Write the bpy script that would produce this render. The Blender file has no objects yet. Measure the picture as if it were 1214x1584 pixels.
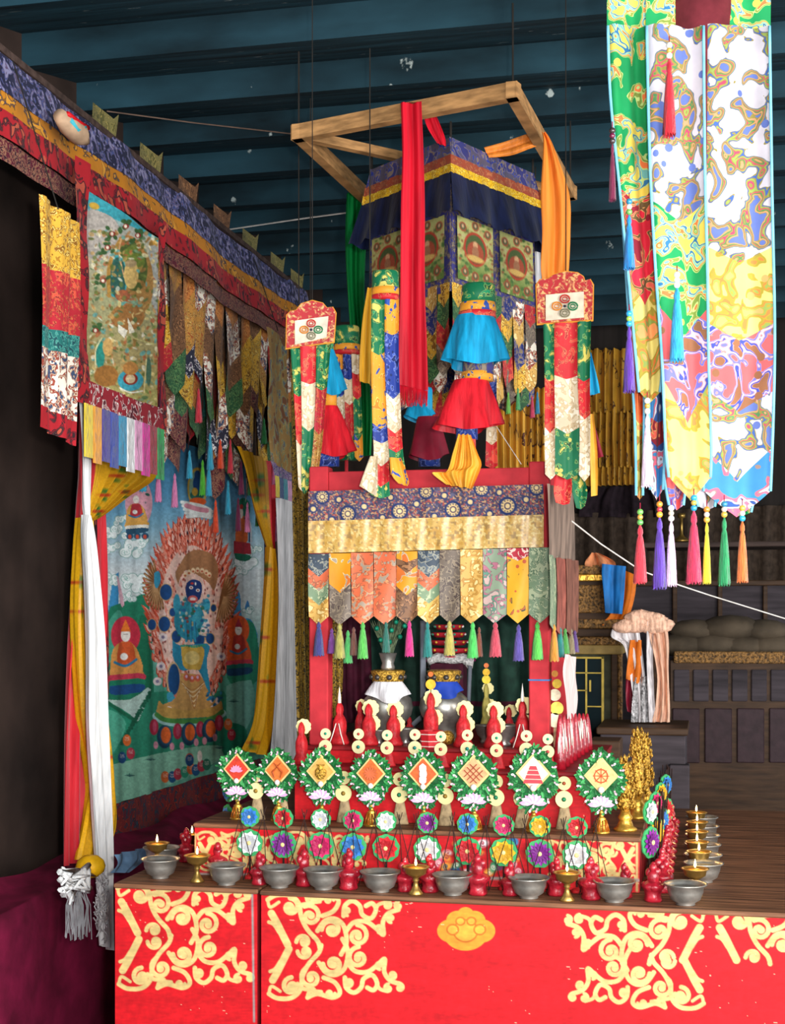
import bpy, math, random
import numpy as np
from mathutils import Vector
R = math.radians
SC = bpy.context.scene
COL = SC.collection
# ---------------------------------------------------------------- camera, world, flash, exposure
F = 2200.0; HY = 955.0; CX = 607.0; ZC = 1.6; TH = R(12.48)
cd = bpy.data.cameras.new('camera'); cam = bpy.data.objects.new('camera', cd); COL.objects.link(cam)
cam.location = (0, 0, ZC); cam.rotation_euler = (R(90), 0, TH)
cd.sensor_fit = 'HORIZONTAL'; cd.sensor_width = 36; cd.lens = 36 * F / 1214
cd.shift_y = (HY - 792) / 1214; cd.clip_start = .05; cd.clip_end = 60
SC.camera = cam
W = bpy.data.worlds.new('World'); SC.world = W; W.use_nodes = True
W.node_tree.nodes['Background'].inputs[0].default_value = (.85, .93, 1, 1)
W.node_tree.nodes['Background'].inputs[1].default_value = 1.25
fl = bpy.data.lights.new('camera_flash', 'AREA'); fo = bpy.data.objects.new('camera_flash', fl); COL.objects.link(fo)
fl.shape = 'DISK'; fl.size = .10; fl.energy = 62; fl.color = (1, .97, .93)
fo.location = (.16, .03, ZC + .10); fo.rotation_euler = (R(97), 0, R(13))
dl = bpy.data.lights.new('added_rear_fill', 'AREA'); do = bpy.data.objects.new('added_rear_fill', dl); COL.objects.link(do)  # added fill light behind the camera, no known doorway; lifts the whole room
dl.shape = 'RECTANGLE'; dl.size = 2.4; dl.size_y = 2.4; dl.energy = 270; dl.color = (.92, .97, 1)
do.location = (2.0, -1.2, 1.7); do.rotation_euler = (R(92), 0, R(26))
wl = bpy.data.lights.new('added_side_fill', 'AREA'); wo = bpy.data.objects.new('added_side_fill', wl); COL.objects.link(wo)  # invented fill from the right, no known window; brightens the left wall
wl.shape = 'RECTANGLE'; wl.size = 1.6; wl.size_y = 1.8; wl.energy = 130; wl.color = (1, .95, .88)
wo.location = (2.9, 1.6, 1.9); wo.rotation_euler = (R(90), 0, R(66))
SC.view_settings.view_transform = 'Standard'; SC.view_settings.look = 'None'
SC.view_settings.gamma = 1; SC.view_settings.exposure = 0.1; SC.view_settings.use_curve_mapping = False

# ---------------------------------------------------------------- projection helpers (room frame: X right, Y away, Z up)
FW = np.array([-math.sin(TH), math.cos(TH), 0]); RT = np.array([math.cos(TH), math.sin(TH), 0]); UP = np.array([0, 0, 1.])
def ray(px, py): return FW + RT * ((px - CX) / F) + UP * ((HY - py) / F)
def at(px, py, ax, val):
    d = ray(px, py); i = {'X': 0, 'Y': 1}.get(ax)
    k = val if ax == 'D' else (val / d[i] if i is not None else (val - ZC) / d[2])
    return np.array([0, 0, ZC]) + d * k
def proj(P):
    P = np.asarray(P) - np.array([0, 0, ZC]); dp = P @ FW
    return CX + F * (P @ RT) / dp, HY - F * P[..., 2] / dp
def on(px, Y, z):
    p = at(px, 900, 'Y', Y); return np.array([p[0], Y, z])

# ---------------------------------------------------------------- materials
def lin(c):
    c = np.asarray(c, float); return np.where(c <= .04045, c / 12.92, ((c + .055) / 1.055) ** 2.4)
def hx(s):
    if not isinstance(s, str): return s
    return tuple(int(s[i:i + 2], 16) / 255 for i in (0, 2, 4))
def l4(s): return (*lin(hx(s)), 1)
_M = {}
def mk(name, col, rough=.6, metal=0, var=.18, scale=25, bump=.15, stretch=None, emit=0, sheen=0, alpha=1, trans=0, coat=0):
    if name in _M: return _M[name]
    m = bpy.data.materials.new(name); m.use_nodes = True; nt = m.node_tree; N = nt.nodes; L = nt.links; _M[name] = m
    b = N['Principled BSDF']
    b.inputs['Roughness'].default_value = rough; b.inputs['Metallic'].default_value = metal
    b.inputs['Specular IOR Level'].default_value = .22 if (not metal and rough >= .4) else .5
    b.inputs['Sheen Weight'].default_value = sheen; b.inputs['Alpha'].default_value = alpha
    b.inputs['Transmission Weight'].default_value = trans; b.inputs['Coat Weight'].default_value = coat
    tc = N.new('ShaderNodeTexCoord'); mp = N.new('ShaderNodeMapping'); L.new(tc.outputs['Object'], mp.inputs[0])
    if stretch: mp.inputs['Scale'].default_value = stretch
    n = N.new('ShaderNodeTexNoise'); n.inputs['Scale'].default_value = scale; n.inputs['Detail'].default_value = 5
    L.new(mp.outputs[0], n.inputs['Vector'])
    r = N.new('ShaderNodeValToRGB'); c = np.array(lin(hx(col)))
    r.color_ramp.elements[0].position = .3; r.color_ramp.elements[1].position = .7
    r.color_ramp.elements[0].color = (*np.clip(c * (1 - var * 1.6), 0, 1), 1); r.color_ramp.elements[1].color = (*np.clip(c * (1 + var), 0, 1), 1)
    L.new(n.outputs['Fac'], r.inputs[0]); L.new(r.outputs[0], b.inputs['Base Color'])
    if bump:
        bp = N.new('ShaderNodeBump'); bp.inputs['Strength'].default_value = bump; bp.inputs['Distance'].default_value = .01
        L.new(n.outputs['Fac'], bp.inputs['Height']); L.new(bp.outputs[0], b.inputs['Normal'])
    if emit:
        b.inputs['Emission Color'].default_value = l4(col); b.inputs['Emission Strength'].default_value = emit
    return m
def brocade(name, base, cols, scale=40, line='c9a24a', rough=.5, lw=.012, dist=1.2, cover=.5, metal=0, ros=.05):
    """woven figured silk: a ground colour, a few motif colours and a thread outline at each edge"""
    if name in _M: return _M[name]
    m = bpy.data.materials.new(name); m.use_nodes = True; nt = m.node_tree; N = nt.nodes; L = nt.links; _M[name] = m
    b = N['Principled BSDF']; b.inputs['Roughness'].default_value = rough; b.inputs['Sheen Weight'].default_value = .05; b.inputs['Specular IOR Level'].default_value = .25; b.inputs['Metallic'].default_value = metal
    tc = N.new('ShaderNodeTexCoord'); oi = N.new('ShaderNodeObjectInfo'); ad = N.new('ShaderNodeVectorMath'); ad.operation = 'ADD'
    mu = N.new('ShaderNodeMath'); mu.operation = 'MULTIPLY'; mu.inputs[1].default_value = 7.3
    L.new(oi.outputs['Random'], mu.inputs[0]); L.new(tc.outputs['Object'], ad.inputs[0]); L.new(mu.outputs[0], ad.inputs[1])
    n = N.new('ShaderNodeTexNoise'); n.inputs['Scale'].default_value = scale; n.inputs['Detail'].default_value = 1.6; n.inputs['Distortion'].default_value = dist
    L.new(ad.outputs[0], n.inputs['Vector'])
    vr = N.new('ShaderNodeTexVoronoi'); vr.inputs['Scale'].default_value = scale * .42; L.new(ad.outputs[0], vr.inputs['Vector'])
    sn = N.new('ShaderNodeMath'); sn.operation = 'MULTIPLY'; sn.inputs[1].default_value = 26; L.new(vr.outputs['Distance'], sn.inputs[0])
    sw = N.new('ShaderNodeMath'); sw.operation = 'SINE'; L.new(sn.outputs[0], sw.inputs[0])
    fa = N.new('ShaderNodeMath'); fa.operation = 'MULTIPLY_ADD'; L.new(sw.outputs[0], fa.inputs[0]); fa.inputs[1].default_value = ros; L.new(n.outputs['Fac'], fa.inputs[2])
    r = N.new('ShaderNodeValToRGB'); cr = r.color_ramp; cr.interpolation = 'CONSTANT'
    k = len(cols); lo, hi = .5 - .03, .5 + .16
    lo = .5 + (.5 - cover) * .35
    stops = [(0, base)]
    e = lo
    for i, c in enumerate(cols):
        stops.append((e, line)); stops.append((e + lw, c)); e += (hi - lo) / k
    stops = stops[:30]
    while len(cr.elements) > 1: cr.elements.remove(cr.elements[-1])
    cr.elements[0].position = 0; cr.elements[0].color = l4(base)
    for p, c in stops[1:]:
        q = cr.elements.new(p); q.color = l4(c)
    L.new(fa.outputs[0], r.inputs[0])
    # second family of small motifs
    v = N.new('ShaderNodeTexVoronoi'); v.inputs['Scale'].default_value = scale * 1.1; L.new(ad.outputs[0], v.inputs['Vector'])
    r2 = N.new('ShaderNodeValToRGB'); r2.color_ramp.interpolation = 'CONSTANT'
    r2.color_ramp.elements[0].color = (1, 1, 1, 1); r2.color_ramp.elements[1].position = .16; r2.color_ramp.elements[1].color = (0, 0, 0, 1)
    L.new(v.outputs['Distance'], r2.inputs[0])
    mx = N.new('ShaderNodeMix'); mx.data_type = 'RGBA'; L.new(r2.outputs[0], mx.inputs[0]); L.new(r.outputs[0], mx.inputs[6]); mx.inputs[7].default_value = l4(cols[-1])
    # wear
    n2 = N.new('ShaderNodeTexNoise'); n2.inputs['Scale'].default_value = 9; n2.inputs['Detail'].default_value = 6; L.new(tc.outputs['Object'], n2.inputs['Vector'])
    mr = N.new('ShaderNodeMapRange'); mr.inputs[1].default_value = .3; mr.inputs[2].default_value = .7; mr.inputs[3].default_value = .78; mr.inputs[4].default_value = 1.12
    L.new(n2.outputs['Fac'], mr.inputs[0])
    ml = N.new('ShaderNodeVectorMath'); ml.operation = 'SCALE'; L.new(mx.outputs[2], ml.inputs[0]); L.new(mr.outputs[0], ml.inputs['Scale'])
    L.new(ml.outputs[0], b.inputs['Base Color'])
    bp = N.new('ShaderNodeBump'); bp.inputs['Strength'].default_value = .25; bp.inputs['Distance'].default_value = .003
    L.new(n.outputs['Fac'], bp.inputs['Height']); L.new(bp.outputs[0], b.inputs['Normal'])
    return m
def painted(name='painted_cloth', rough=.75, fine=180, sp=.2):
    """colours come from the sheet's own pigment attribute, with a fine weave over them"""
    if name in _M: return _M[name]
    m = bpy.data.materials.new(name); m.use_nodes = True; nt = m.node_tree; N = nt.nodes; L = nt.links; _M[name] = m
    b = N['Principled BSDF']; b.inputs['Roughness'].default_value = rough; b.inputs['Specular IOR Level'].default_value = sp
    a = N.new('ShaderNodeAttribute'); a.attribute_name = 'pigment'
    tc = N.new('ShaderNodeTexCoord'); n = N.new('ShaderNodeTexNoise'); n.inputs['Scale'].default_value = fine; n.inputs['Detail'].default_value = 4
    L.new(tc.outputs['Object'], n.inputs['Vector'])
    mr = N.new('ShaderNodeMapRange'); mr.inputs[1].default_value = .3; mr.inputs[2].default_value = .7; mr.inputs[3].default_value = .85; mr.inputs[4].default_value = 1.1
    L.new(n.outputs['Fac'], mr.inputs[0])
    ml = N.new('ShaderNodeVectorMath'); ml.operation = 'SCALE'; L.new(a.outputs['Color'], ml.inputs[0]); L.new(mr.outputs[0], ml.inputs['Scale'])
    L.new(ml.outputs[0], b.inputs['Base Color'])
    return m

# ---------------------------------------------------------------- objects
def tag(o, label=None, cat=None, group=None, kind=None):
    if label: o['label'] = label
    if cat: o['category'] = cat
    if group: o['group'] = group
    if kind: o['kind'] = kind
    return o
def thing(name, label, cat, loc=(0, 0, 0), group=None, rz=0):
    o = bpy.data.objects.new(name, None); COL.objects.link(o); o.empty_display_size = .05
    o.location = [float(x) for x in loc]; o.rotation_euler = (0, 0, rz); return tag(o, label, cat, group)
def worldloc(p):
    v = np.zeros(3)
    while p is not None: v += np.array(p.location); p = p.parent
    return v
def link(name, me, parent=None, base=True):
    o = bpy.data.objects.new(name, me); COL.objects.link(o)
    n = len(me.vertices); co = np.empty(n * 3); me.vertices.foreach_get('co', co); co = co.reshape(-1, 3)
    if parent is not None: off = worldloc(parent); o.parent = parent
    else:
        off = np.array([(co[:, 0].min() + co[:, 0].max()) / 2, (co[:, 1].min() + co[:, 1].max()) / 2, co[:, 2].min()]) if base else np.zeros(3)
        o.location = off
    co -= off; me.vertices.foreach_set('co', co.ravel()); me.update(); return o
class MB:
    def __init__(s): s.v = []; s.f = []; s.m = []; s.mi = 0
    def add(s, vs, fs, mi=None):
        n = len(s.v); s.v += [tuple(map(float, q)) for q in vs]; s.f += [tuple(n + i for i in f) for f in fs]
        s.m += [s.mi if mi is None else mi] * len(fs); return s
    def box(s, c, d, rz=0, mi=None, bev=0, rx=0, ry=0):
        hx_, hy, hz = [q / 2 for q in d]; c = np.array(c, float)
        ca, sa = math.cos(rz), math.sin(rz)
        def T(p):
            x, y, z = p
            y, z = y * math.cos(rx) - z * math.sin(rx), y * math.sin(rx) + z * math.cos(rx)
            x, z = x * math.cos(ry) + z * math.sin(ry), -x * math.sin(ry) + z * math.cos(ry)
            return c + np.array([x * ca - y * sa, x * sa + y * ca, z])
        b = min(bev, hx_ * .9, hy * .9, hz * .9) if bev else 0
        if not b:
            vs = [T((x, y, z)) for z in (-hz, hz) for y in (-hy, hy) for x in (-hx_, hx_)]
            return s.add(vs, [(0, 2, 3, 1), (4, 5, 7, 6), (0, 1, 5, 4), (2, 6, 7, 3), (0, 4, 6, 2), (1, 3, 7, 5)], mi)
        vs = []; 
        def ring(z, i):
            x, y = hx_ - i, hy - i
            return [(-x + b, -y, z), (x - b, -y, z), (x, -y + b, z), (x, y - b, z), (x - b, y, z), (-x + b, y, z), (-x, y - b, z), (-x, -y + b, z)]
        rs = [ring(-hz, b * .7), ring(-hz + b, 0), ring(hz - b, 0), ring(hz, b * .7)]
        vs = [T(p) for r_ in rs for p in r_]; fs = [tuple(range(7, -1, -1)), tuple(range(24, 32))]
        for k in range(3):
            for j in range(8): fs.append((k * 8 + j, k * 8 + (j + 1) % 8, k * 8 + 8 + (j + 1) % 8, k * 8 + 8 + j))
        return s.add(vs, fs, mi)
    def bar(s, a, b, w, h=None, mi=None):
        a = np.array(a, float); b = np.array(b, float); d = b - a; L_ = np.linalg.norm(d); d /= L_
        up = np.array([0, 0, 1.]) if abs(d[2]) < .9 else np.array([1., 0, 0])
        x = np.cross(d, up); x /= np.linalg.norm(x); y = np.cross(x, d); h = h or w
        vs = [p + x * sx * w / 2 + y * sy * h / 2 for p in (a, b) for sx, sy in ((-1, -1), (1, -1), (1, 1), (-1, 1))]
        return s.add(vs, [(3, 2, 1, 0), (4, 5, 6, 7), (0, 1, 5, 4), (1, 2, 6, 5), (2, 3, 7, 6), (3, 0, 4, 7)], mi)
    def lathe(s, prof, c=(0, 0, 0), n=24, rip=0, k=8, ph=0, sy=1, mi=None, jag=0):
        c = np.array(c, float); vs = []; fs = []
        for j, (r, z) in enumerate(prof):
            for i in range(n):
                a = 2 * math.pi * i / n; rr = r * (1 + rip * (j / max(1, len(prof) - 1)) * math.sin(k * a + ph))
                zz = z + (jag * math.sin(i * 2.4 + ph) if j == len(prof) - 1 else 0)
                vs.append(c + np.array([rr * math.cos(a), rr * math.sin(a) * sy, zz]))
        for j in range(len(prof) - 1):
            for i in range(n):
                i2 = (i + 1) % n; fs.append((j * n + i, j * n + i2, (j + 1) * n + i2, (j + 1) * n + i))
        if prof[0][0] > 1e-5 : fs.append(tuple(range(n - 1, -1, -1)))
        if prof[-1][0] > 1e-5 and not jag: fs.append(tuple((len(prof) - 1) * n + i for i in range(n)))
        return s.add(vs, fs, mi)
    def tube(s, pts, r, n=8, mi=None, cap=True):
        pts = [np.array(p, float) for p in pts]; vs = []; fs = []; m = len(pts)
        rs = r if hasattr(r, '__len__') else [r] * m
        for i, p in enumerate(pts):
            d = pts[min(i + 1, m - 1)] - pts[max(i - 1, 0)]; d /= (np.linalg.norm(d) + 1e-9)
            up = np.array([0, 0, 1.]) if abs(d[2]) < .9 else np.array([1., 0, 0])
            x = np.cross(d, up); x /= np.linalg.norm(x); y = np.cross(x, d)
            for j in range(n):
                a = 2 * math.pi * j / n; vs.append(p + (x * math.cos(a) + y * math.sin(a)) * rs[i])
        for i in range(m - 1):
            for j in range(n): fs.append((i * n + j, i * n + (j + 1) % n, (i + 1) * n + (j + 1) % n, (i + 1) * n + j))
        if cap: fs += [tuple(range(n - 1, -1, -1)), tuple((m - 1) * n + j for j in range(n))]
        return s.add(vs, fs, mi)
    def blob(s, c, r, n=10, mi=None, sq=(1, 1, 1)):
        prof = [(math.sin(math.pi * j / 6) * r * sq[0] + 1e-6 * (j in (0, 6)), -math.cos(math.pi * j / 6) * r * sq[2]) for j in range(7)]
        return s.lathe(prof, c, n, sy=sq[1] / sq[0], mi=mi)
    def petal(s, c, a, l, w, z=0, lift=0, mi=None, axis='y'):
        """flat pointed petal in the XZ plane (facing -Y) growing from c at angle a"""
        c = np.array(c, float); d = np.array([math.cos(a), 0, math.sin(a)]); q = np.array([-math.sin(a), 0, math.cos(a)]); n_ = np.array([0, -1., 0])
        vs = [c + n_ * z, c + d * l * .35 + q * w * .42 + n_ * (z + lift * .5), c + d * l * .75 + q * w * .4 + n_ * (z + lift), c + d * l + n_ * (z + lift * .7),
              c + d * l * .75 - q * w * .4 + n_ * (z + lift), c + d * l * .35 - q * w * .42 + n_ * (z + lift * .5), c + d * l * .5 + n_ * (z + lift * .2)]
        return s.add(vs, [(0, 6, 1), (1, 6, 2), (2, 6, 3), (3, 6, 4), (4, 6, 5), (5, 6, 0)], mi)
    def prism(s, outline, c, t, mi=None, rz=0):
        """outline in XZ, thickness t along Y, front face at y=c.y"""
        n = len(outline); c = np.array(c, float); ca, sa = math.cos(rz), math.sin(rz)
        vs = [c + np.array([x * ca - yy * sa, x * sa + yy * ca, z]) for yy in (0, t) for x, z in outline]
        fs = [tuple(range(n)), tuple(range(2 * n - 1, n - 1, -1))] + [(i, i + n, (i + 1) % n + n, (i + 1) % n) for i in range(n)]
        return s.add(vs, fs, mi)
    def build(s, name, mats, parent=None, smooth=False):
        me = bpy.data.meshes.new(name); me.from_pydata(s.v, [], s.f)
        mats = mats if isinstance(mats, (list, tuple)) else [mats]
        for m in mats: me.materials.append(m)
        me.polygons.foreach_set('material_index', [min(i, len(mats) - 1) for i in s.m])
        if smooth:
            me.polygons.foreach_set('use_smooth', [True] * len(s.f))
        me.update(); o = link(name, me, parent)
        if smooth == 'auto':
            try: me.set_sharp_from_angle(angle=R(42))
            except Exception: pass
        return o
def grid(name, P, mats, parent=None, mi=None, pig=None, smooth=True):
    """P: (nv,nu,3) world points"""
    nv, nu = P.shape[:2]; me = bpy.data.meshes.new(name)
    idx = np.arange(nv * nu).reshape(nv, nu); q = np.stack([idx[:-1, :-1], idx[:-1, 1:], idx[1:, 1:], idx[1:, :-1]], -1).reshape(-1, 4)
    me.vertices.add(nv * nu); me.vertices.foreach_set('co', P.reshape(-1).astype(float))
    me.loops.add(len(q) * 4); me.loops.foreach_set('vertex_index', q.ravel().astype(np.int32))
    me.polygons.add(len(q)); me.polygons.foreach_set('loop_start', (np.arange(len(q)) * 4).astype(np.int32))
    try: me.polygons.foreach_set('loop_total', np.full(len(q), 4, np.int32))
    except Exception: pass
    mats = mats if isinstance(mats, (list, tuple)) else [mats]
    for m in mats: me.materials.append(m)
    if mi is not None: me.polygons.foreach_set('material_index', np.asarray(mi, np.int32).ravel())
    me.polygons.foreach_set('use_smooth', np.full(len(q), bool(smooth)))
    if pig is not None:
        ca = me.color_attributes.new('pigment', 'FLOAT_COLOR', 'POINT')
        c = np.ones((nv * nu, 4)); c[:, :3] = lin(np.clip(pig.reshape(-1, 3), 0, 1)); ca.data.foreach_set('color', c.ravel())
    me.update(calc_edges=True); me.validate(); return link(name, me, parent)
def cat(rows, t):
    """smooth interpolation of rows (n,k) at t in 0..1"""
    r = np.asarray(rows, float); n = len(r)
    if n == 1: return np.repeat(r, len(t), 0)
    x = t * (n - 1); i = np.clip(x.astype(int), 0, n - 2); f = (x - i)[:, None]
    p0 = r[np.clip(i - 1, 0, n - 1)]; p1 = r[i]; p2 = r[i + 1]; p3 = r[np.clip(i + 2, 0, n - 1)]
    if n == 2: return p1 + (p2 - p1) * f
    return .5 * (2 * p1 + (p2 - p0) * f + (2 * p0 - 5 * p1 + 4 * p2 - p3) * f ** 2 + (3 * p1 - p0 - 3 * p2 + p3) * f ** 3)
def psheet(name, mats, rows, ax, val, parent=None, nu=24, nv=30, folds=3, amp=.012, ph=0, vee=0, bands=None, notch=False, pigf=None, grow=0, drift=.6, lean=0):
    """a cloth: left and right edges given where they show in the photo, hung on the plane ax=val, folded along its fall"""
    u = np.linspace(0, 1, nu); v = np.linspace(0, 1, nv); U, V = np.meshgrid(u, v)
    if vee:
        s = np.abs(2 * U - 1)
        if notch: s = np.abs(2 * np.abs(2 * U - 1) - 1)
        VV = V * (1 - vee * s)
    else: VV = V
    e = cat(rows, VV.ravel()).reshape(nv, nu, 4)
    px = e[..., 0] * (1 - U) + e[..., 2] * U; py = e[..., 1] * (1 - U) + e[..., 3] * U
    a = (px - CX) / F; b = (HY - py) / F
    d = FW + RT * a[..., None] + UP * b[..., None]
    if ax == 'D': k = np.full_like(a, val)
    else: k = val / d[..., 0 if ax == 'X' else 1]
    P = np.array([0, 0, ZC]) + d * k[..., None]
    nrm = {'X': np.array([1., 0, 0]), 'Y': np.array([0, -1., 0]), 'D': -FW}[ax]
    w = np.sin(2 * math.pi * folds * U + ph + drift * np.sin(3 * V + ph)) + .35 * np.sin(2 * math.pi * folds * 2.3 * U + ph * 2 + V * 2)
    P = P + nrm * (amp * w * (1 + grow * V) + lean * V)[..., None]
    mi = None
    if bands:
        vc = (V[:-1, :-1] + V[1:, 1:]) / 2; mi = np.zeros_like(vc, int)
        for te, k_ in bands[::-1]: mi[vc < te] = k_
    pig = pigf(px, py, U, V) if pigf else None
    return grid(name, P, mats, parent, mi, pig)
def copytree(o, parent=None):
    c = o.copy(); COL.objects.link(c)
    if parent is not None: c.parent = parent
    for ch in list(o.children): copytree(ch, c)
    return c
ORD = ['leftmost', 'second from the left', 'third from the left', 'fourth from the left', 'fifth from the left', 'sixth from the left', 'seventh from the left', 'eighth from the left', 'ninth from the left', 'tenth from the left', 'eleventh from the left', 'twelfth from the left', 'thirteenth from the left', 'fourteenth from the left', 'fifteenth from the left', 'sixteenth from the left', 'seventeenth from the left', 'eighteenth from the left', 'rightmost']

# ---------------------------------------------------------------- a painter on arrays of canvas coordinates
class Paint:
    def __init__(s, U, V, base='ffffff'):
        s.U, s.V = U, V; s.c = np.empty(U.shape + (3,)); s.c[:] = hx(base)
    def m(s, k, col, a=1):
        k = np.clip(k, 0, 1)[..., None] * a; s.c[:] = s.c * (1 - k) + np.array(hx(col)) * k
    def grad(s, stops):
        ys = [q[0] for q in stops]; cs = np.array([hx(q[1]) for q in stops])
        for i in range(3): s.c[..., i] = np.interp(s.V, ys, cs[:, i])
    def ell(s, x, y, rx, ry, col, rot=0, aa=4, a=1):
        ca, sa = math.cos(R(rot)), math.sin(R(rot)); dx, dy = s.U - x, s.V - y
        q = np.hypot((dx * ca + dy * sa) / rx, (-dx * sa + dy * ca) / ry); s.m((1 - q) * min(rx, ry) / aa + .5, col, a)
    def poly(s, pts, col, sm=0, a=1):
        if sm: p = np.asarray(pts, float); p = np.vstack([p, p[:1]]); pts = cat(p, np.linspace(0, 1, len(p) * sm))
        x0 = min(p[0] for p in pts); x1 = max(p[0] for p in pts); y0 = min(p[1] for p in pts); y1 = max(p[1] for p in pts)
        sel = (s.U >= x0) & (s.U <= x1) & (s.V >= y0) & (s.V <= y1)
        if not sel.any(): return
        u, v = s.U[sel], s.V[sel]; ins = np.zeros(u.shape, bool); n = len(pts)
        for i in range(n):
            xa, ya = pts[i]; xb, yb = pts[(i + 1) % n]
            if ya == yb: continue
            ins ^= ((ya > v) != (yb > v)) & (u < (xb - xa) * (v - ya) / (yb - ya) + xa)
        c = s.c[sel]; c[ins] = c[ins] * (1 - a) + np.array(hx(col)) * a; s.c[sel] = c
    def line(s, pts, w, col, sm=0, aa=3, taper=0):
        if sm: pts = cat(pts, np.linspace(0, 1, len(pts) * sm))
        pts = np.asarray(pts, float)
        x0, y0 = pts.min(0) - w - aa; x1, y1 = pts.max(0) + w + aa
        sel = (s.U >= x0) & (s.U <= x1) & (s.V >= y0) & (s.V <= y1)
        if not sel.any(): return
        u, v = s.U[sel], s.V[sel]; best = np.full(u.shape, -1e9); n = len(pts)
        for i in range(n - 1):
            ax_, ay = pts[i]; bx, by = pts[i + 1]; dx, dy = bx - ax_, by - ay; L2 = dx * dx + dy * dy + 1e-9
            t = np.clip(((u - ax_) * dx + (v - ay) * dy) / L2, 0, 1); d = np.hypot(u - ax_ - t * dx, v - ay - t * dy)
            ww = w * (1 - taper * i / n); best = np.maximum(best, ww / 2 - d)
        k = np.clip(best / aa + .5, 0, 1)[:, None]; c = s.c[sel]; s.c[sel] = c * (1 - k) + np.array(hx(col)) * k
    def spiral(s, x, y, r, a0, turns, w, col, d=1, r1=.12, aa=2):
        n = int(14 * abs(turns)) + 6; t = np.linspace(0, 1, n); a = R(a0) + d * t * turns * 2 * math.pi; rr = r * (1 - t * (1 - r1))
        s.line(np.stack([x + rr * np.cos(a), y + rr * np.sin(a)], 1), w, col, aa=aa)
        s.ell(x + rr[-1] * math.cos(a[-1]), y + rr[-1] * math.sin(a[-1]), w * .8, w * .8, col, aa=aa)
    def flame(s, x, y, l, w, ang, col):
        """tongue with its root at x,y"""
        ca, sa = math.cos(R(ang)), math.sin(R(ang))
        o = [(0, -.5), (.3, -.55), (.65, -.25), (1, .05), (.7, .3), (.35, .55), (0, .5)]
        s.poly([(x + ca * p * l - sa * q * w, y + sa * p * l + ca * q * w) for p, q in o], col)
def vnoise(U, V, sc, seed=0):
    rs = np.random.RandomState(seed); g = rs.rand(64, 64); x = U / sc; y = V / sc
    xi = np.floor(x).astype(int); yi = np.floor(y).astype(int); fx = x - xi; fy = y - yi
    fx = fx * fx * (3 - 2 * fx); fy = fy * fy * (3 - 2 * fy)
    G = lambda i, j: g[i % 64, j % 64]
    return (G(xi, yi) * (1 - fx) + G(xi + 1, yi) * fx) * (1 - fy) + (G(xi, yi + 1) * (1 - fx) + G(xi + 1, yi + 1) * fx) * fy
# ================================================================ SETTING
YT, Y2, Y3, Y4, YP = 3.50, 3.67, 3.80, 3.91, 3.935
zL = at(395, 1376, 'Y', YT)[2]; zT = at(700, 1390, 'Y', YT)[2]
z2 = at(640, 1284, 'Y', Y2)[2]; z3 = at(700, 1190, 'Y', Y3)[2]; z4 = at(665, 1157, 'Y', Y4)[2]
XW = -2.22; YB = 9.2; ZCEIL = 3.5; XR = 3.2
def struct(o): o['kind'] = 'structure'; return o
m_ceil = mk('painted_ceiling_boards', '1f3d48', .7, var=.45, scale=5, stretch=(.35, 3.5, 1), bump=.6)
def ceil_specks(m):
    nt = m.node_tree; N = nt.nodes; L = nt.links; b = N['Principled BSDF']; src = b.inputs['Base Color'].links[0].from_socket
    tc = N.new('ShaderNodeTexCoord'); mp = N.new('ShaderNodeMapping'); mp.inputs['Scale'].default_value = (1.2, 14, 1); L.new(tc.outputs['Object'], mp.inputs[0])
    n = N.new('ShaderNodeTexNoise'); n.inputs['Scale'].default_value = 9; n.inputs['Detail'].default_value = 6; L.new(mp.outputs[0], n.inputs['Vector'])
    r = N.new('ShaderNodeValToRGB'); r.color_ramp.elements[0].position = .70; r.color_ramp.elements[1].position = .73; L.new(n.outputs['Fac'], r.inputs[0])
    x = N.new('ShaderNodeMix'); x.data_type = 'RGBA'; L.new(r.outputs[0], x.inputs[0]); L.new(src, x.inputs[6]); x.inputs[7].default_value = l4('b9c4c0'); L.new(x.outputs[2], b.inputs['Base Color'])
ceil_specks(m_ceil)
c = MB(); yy = 1.4; ys = []
while yy < YB: ys.append(yy); yy += .42
for i, y in enumerate(ys):       # boards that overlap like clapboards, each lip a small step
    zz = ZCEIL + random.Random(i).uniform(-.01, .01)
    c.add([(XW, y, zz - .07), (XR, y, zz - .07), (XR, y + .42, zz + .03), (XW, y + .42, zz + .03), (XW, y, zz + .06), (XR, y, zz + .06)],
          [(0, 1, 2, 3), (4, 5, 1, 0), (3, 2, 5, 4)])
ce = struct(c.build('ceiling', m_ceil))
c = MB(); c.box(((XW + XR) / 2, YB / 2 + .7, -.05), (XR - XW, YB - 1.2, .1)); struct(c.build('floor', mk('worn_floorboards', '5a4638', .8, scale=8, stretch=(1, .1, 1))))
c = MB(); c.box((XW - .06, YB / 2 + .7, 1.85), (.12, YB - 1.2, 3.7)); struct(c.build('wall_left', mk('old_dark_plaster', '3a2c26', .9, var=.3, scale=4)))
c = MB(); c.box(((XW + XR) / 2, YB + .06, 1.85), (XR - XW, .12, 3.7)); struct(c.build('wall_back', mk('sooty_boards', '2b2522', .85, var=.3, scale=5, stretch=(3, 1, .3))))

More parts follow.
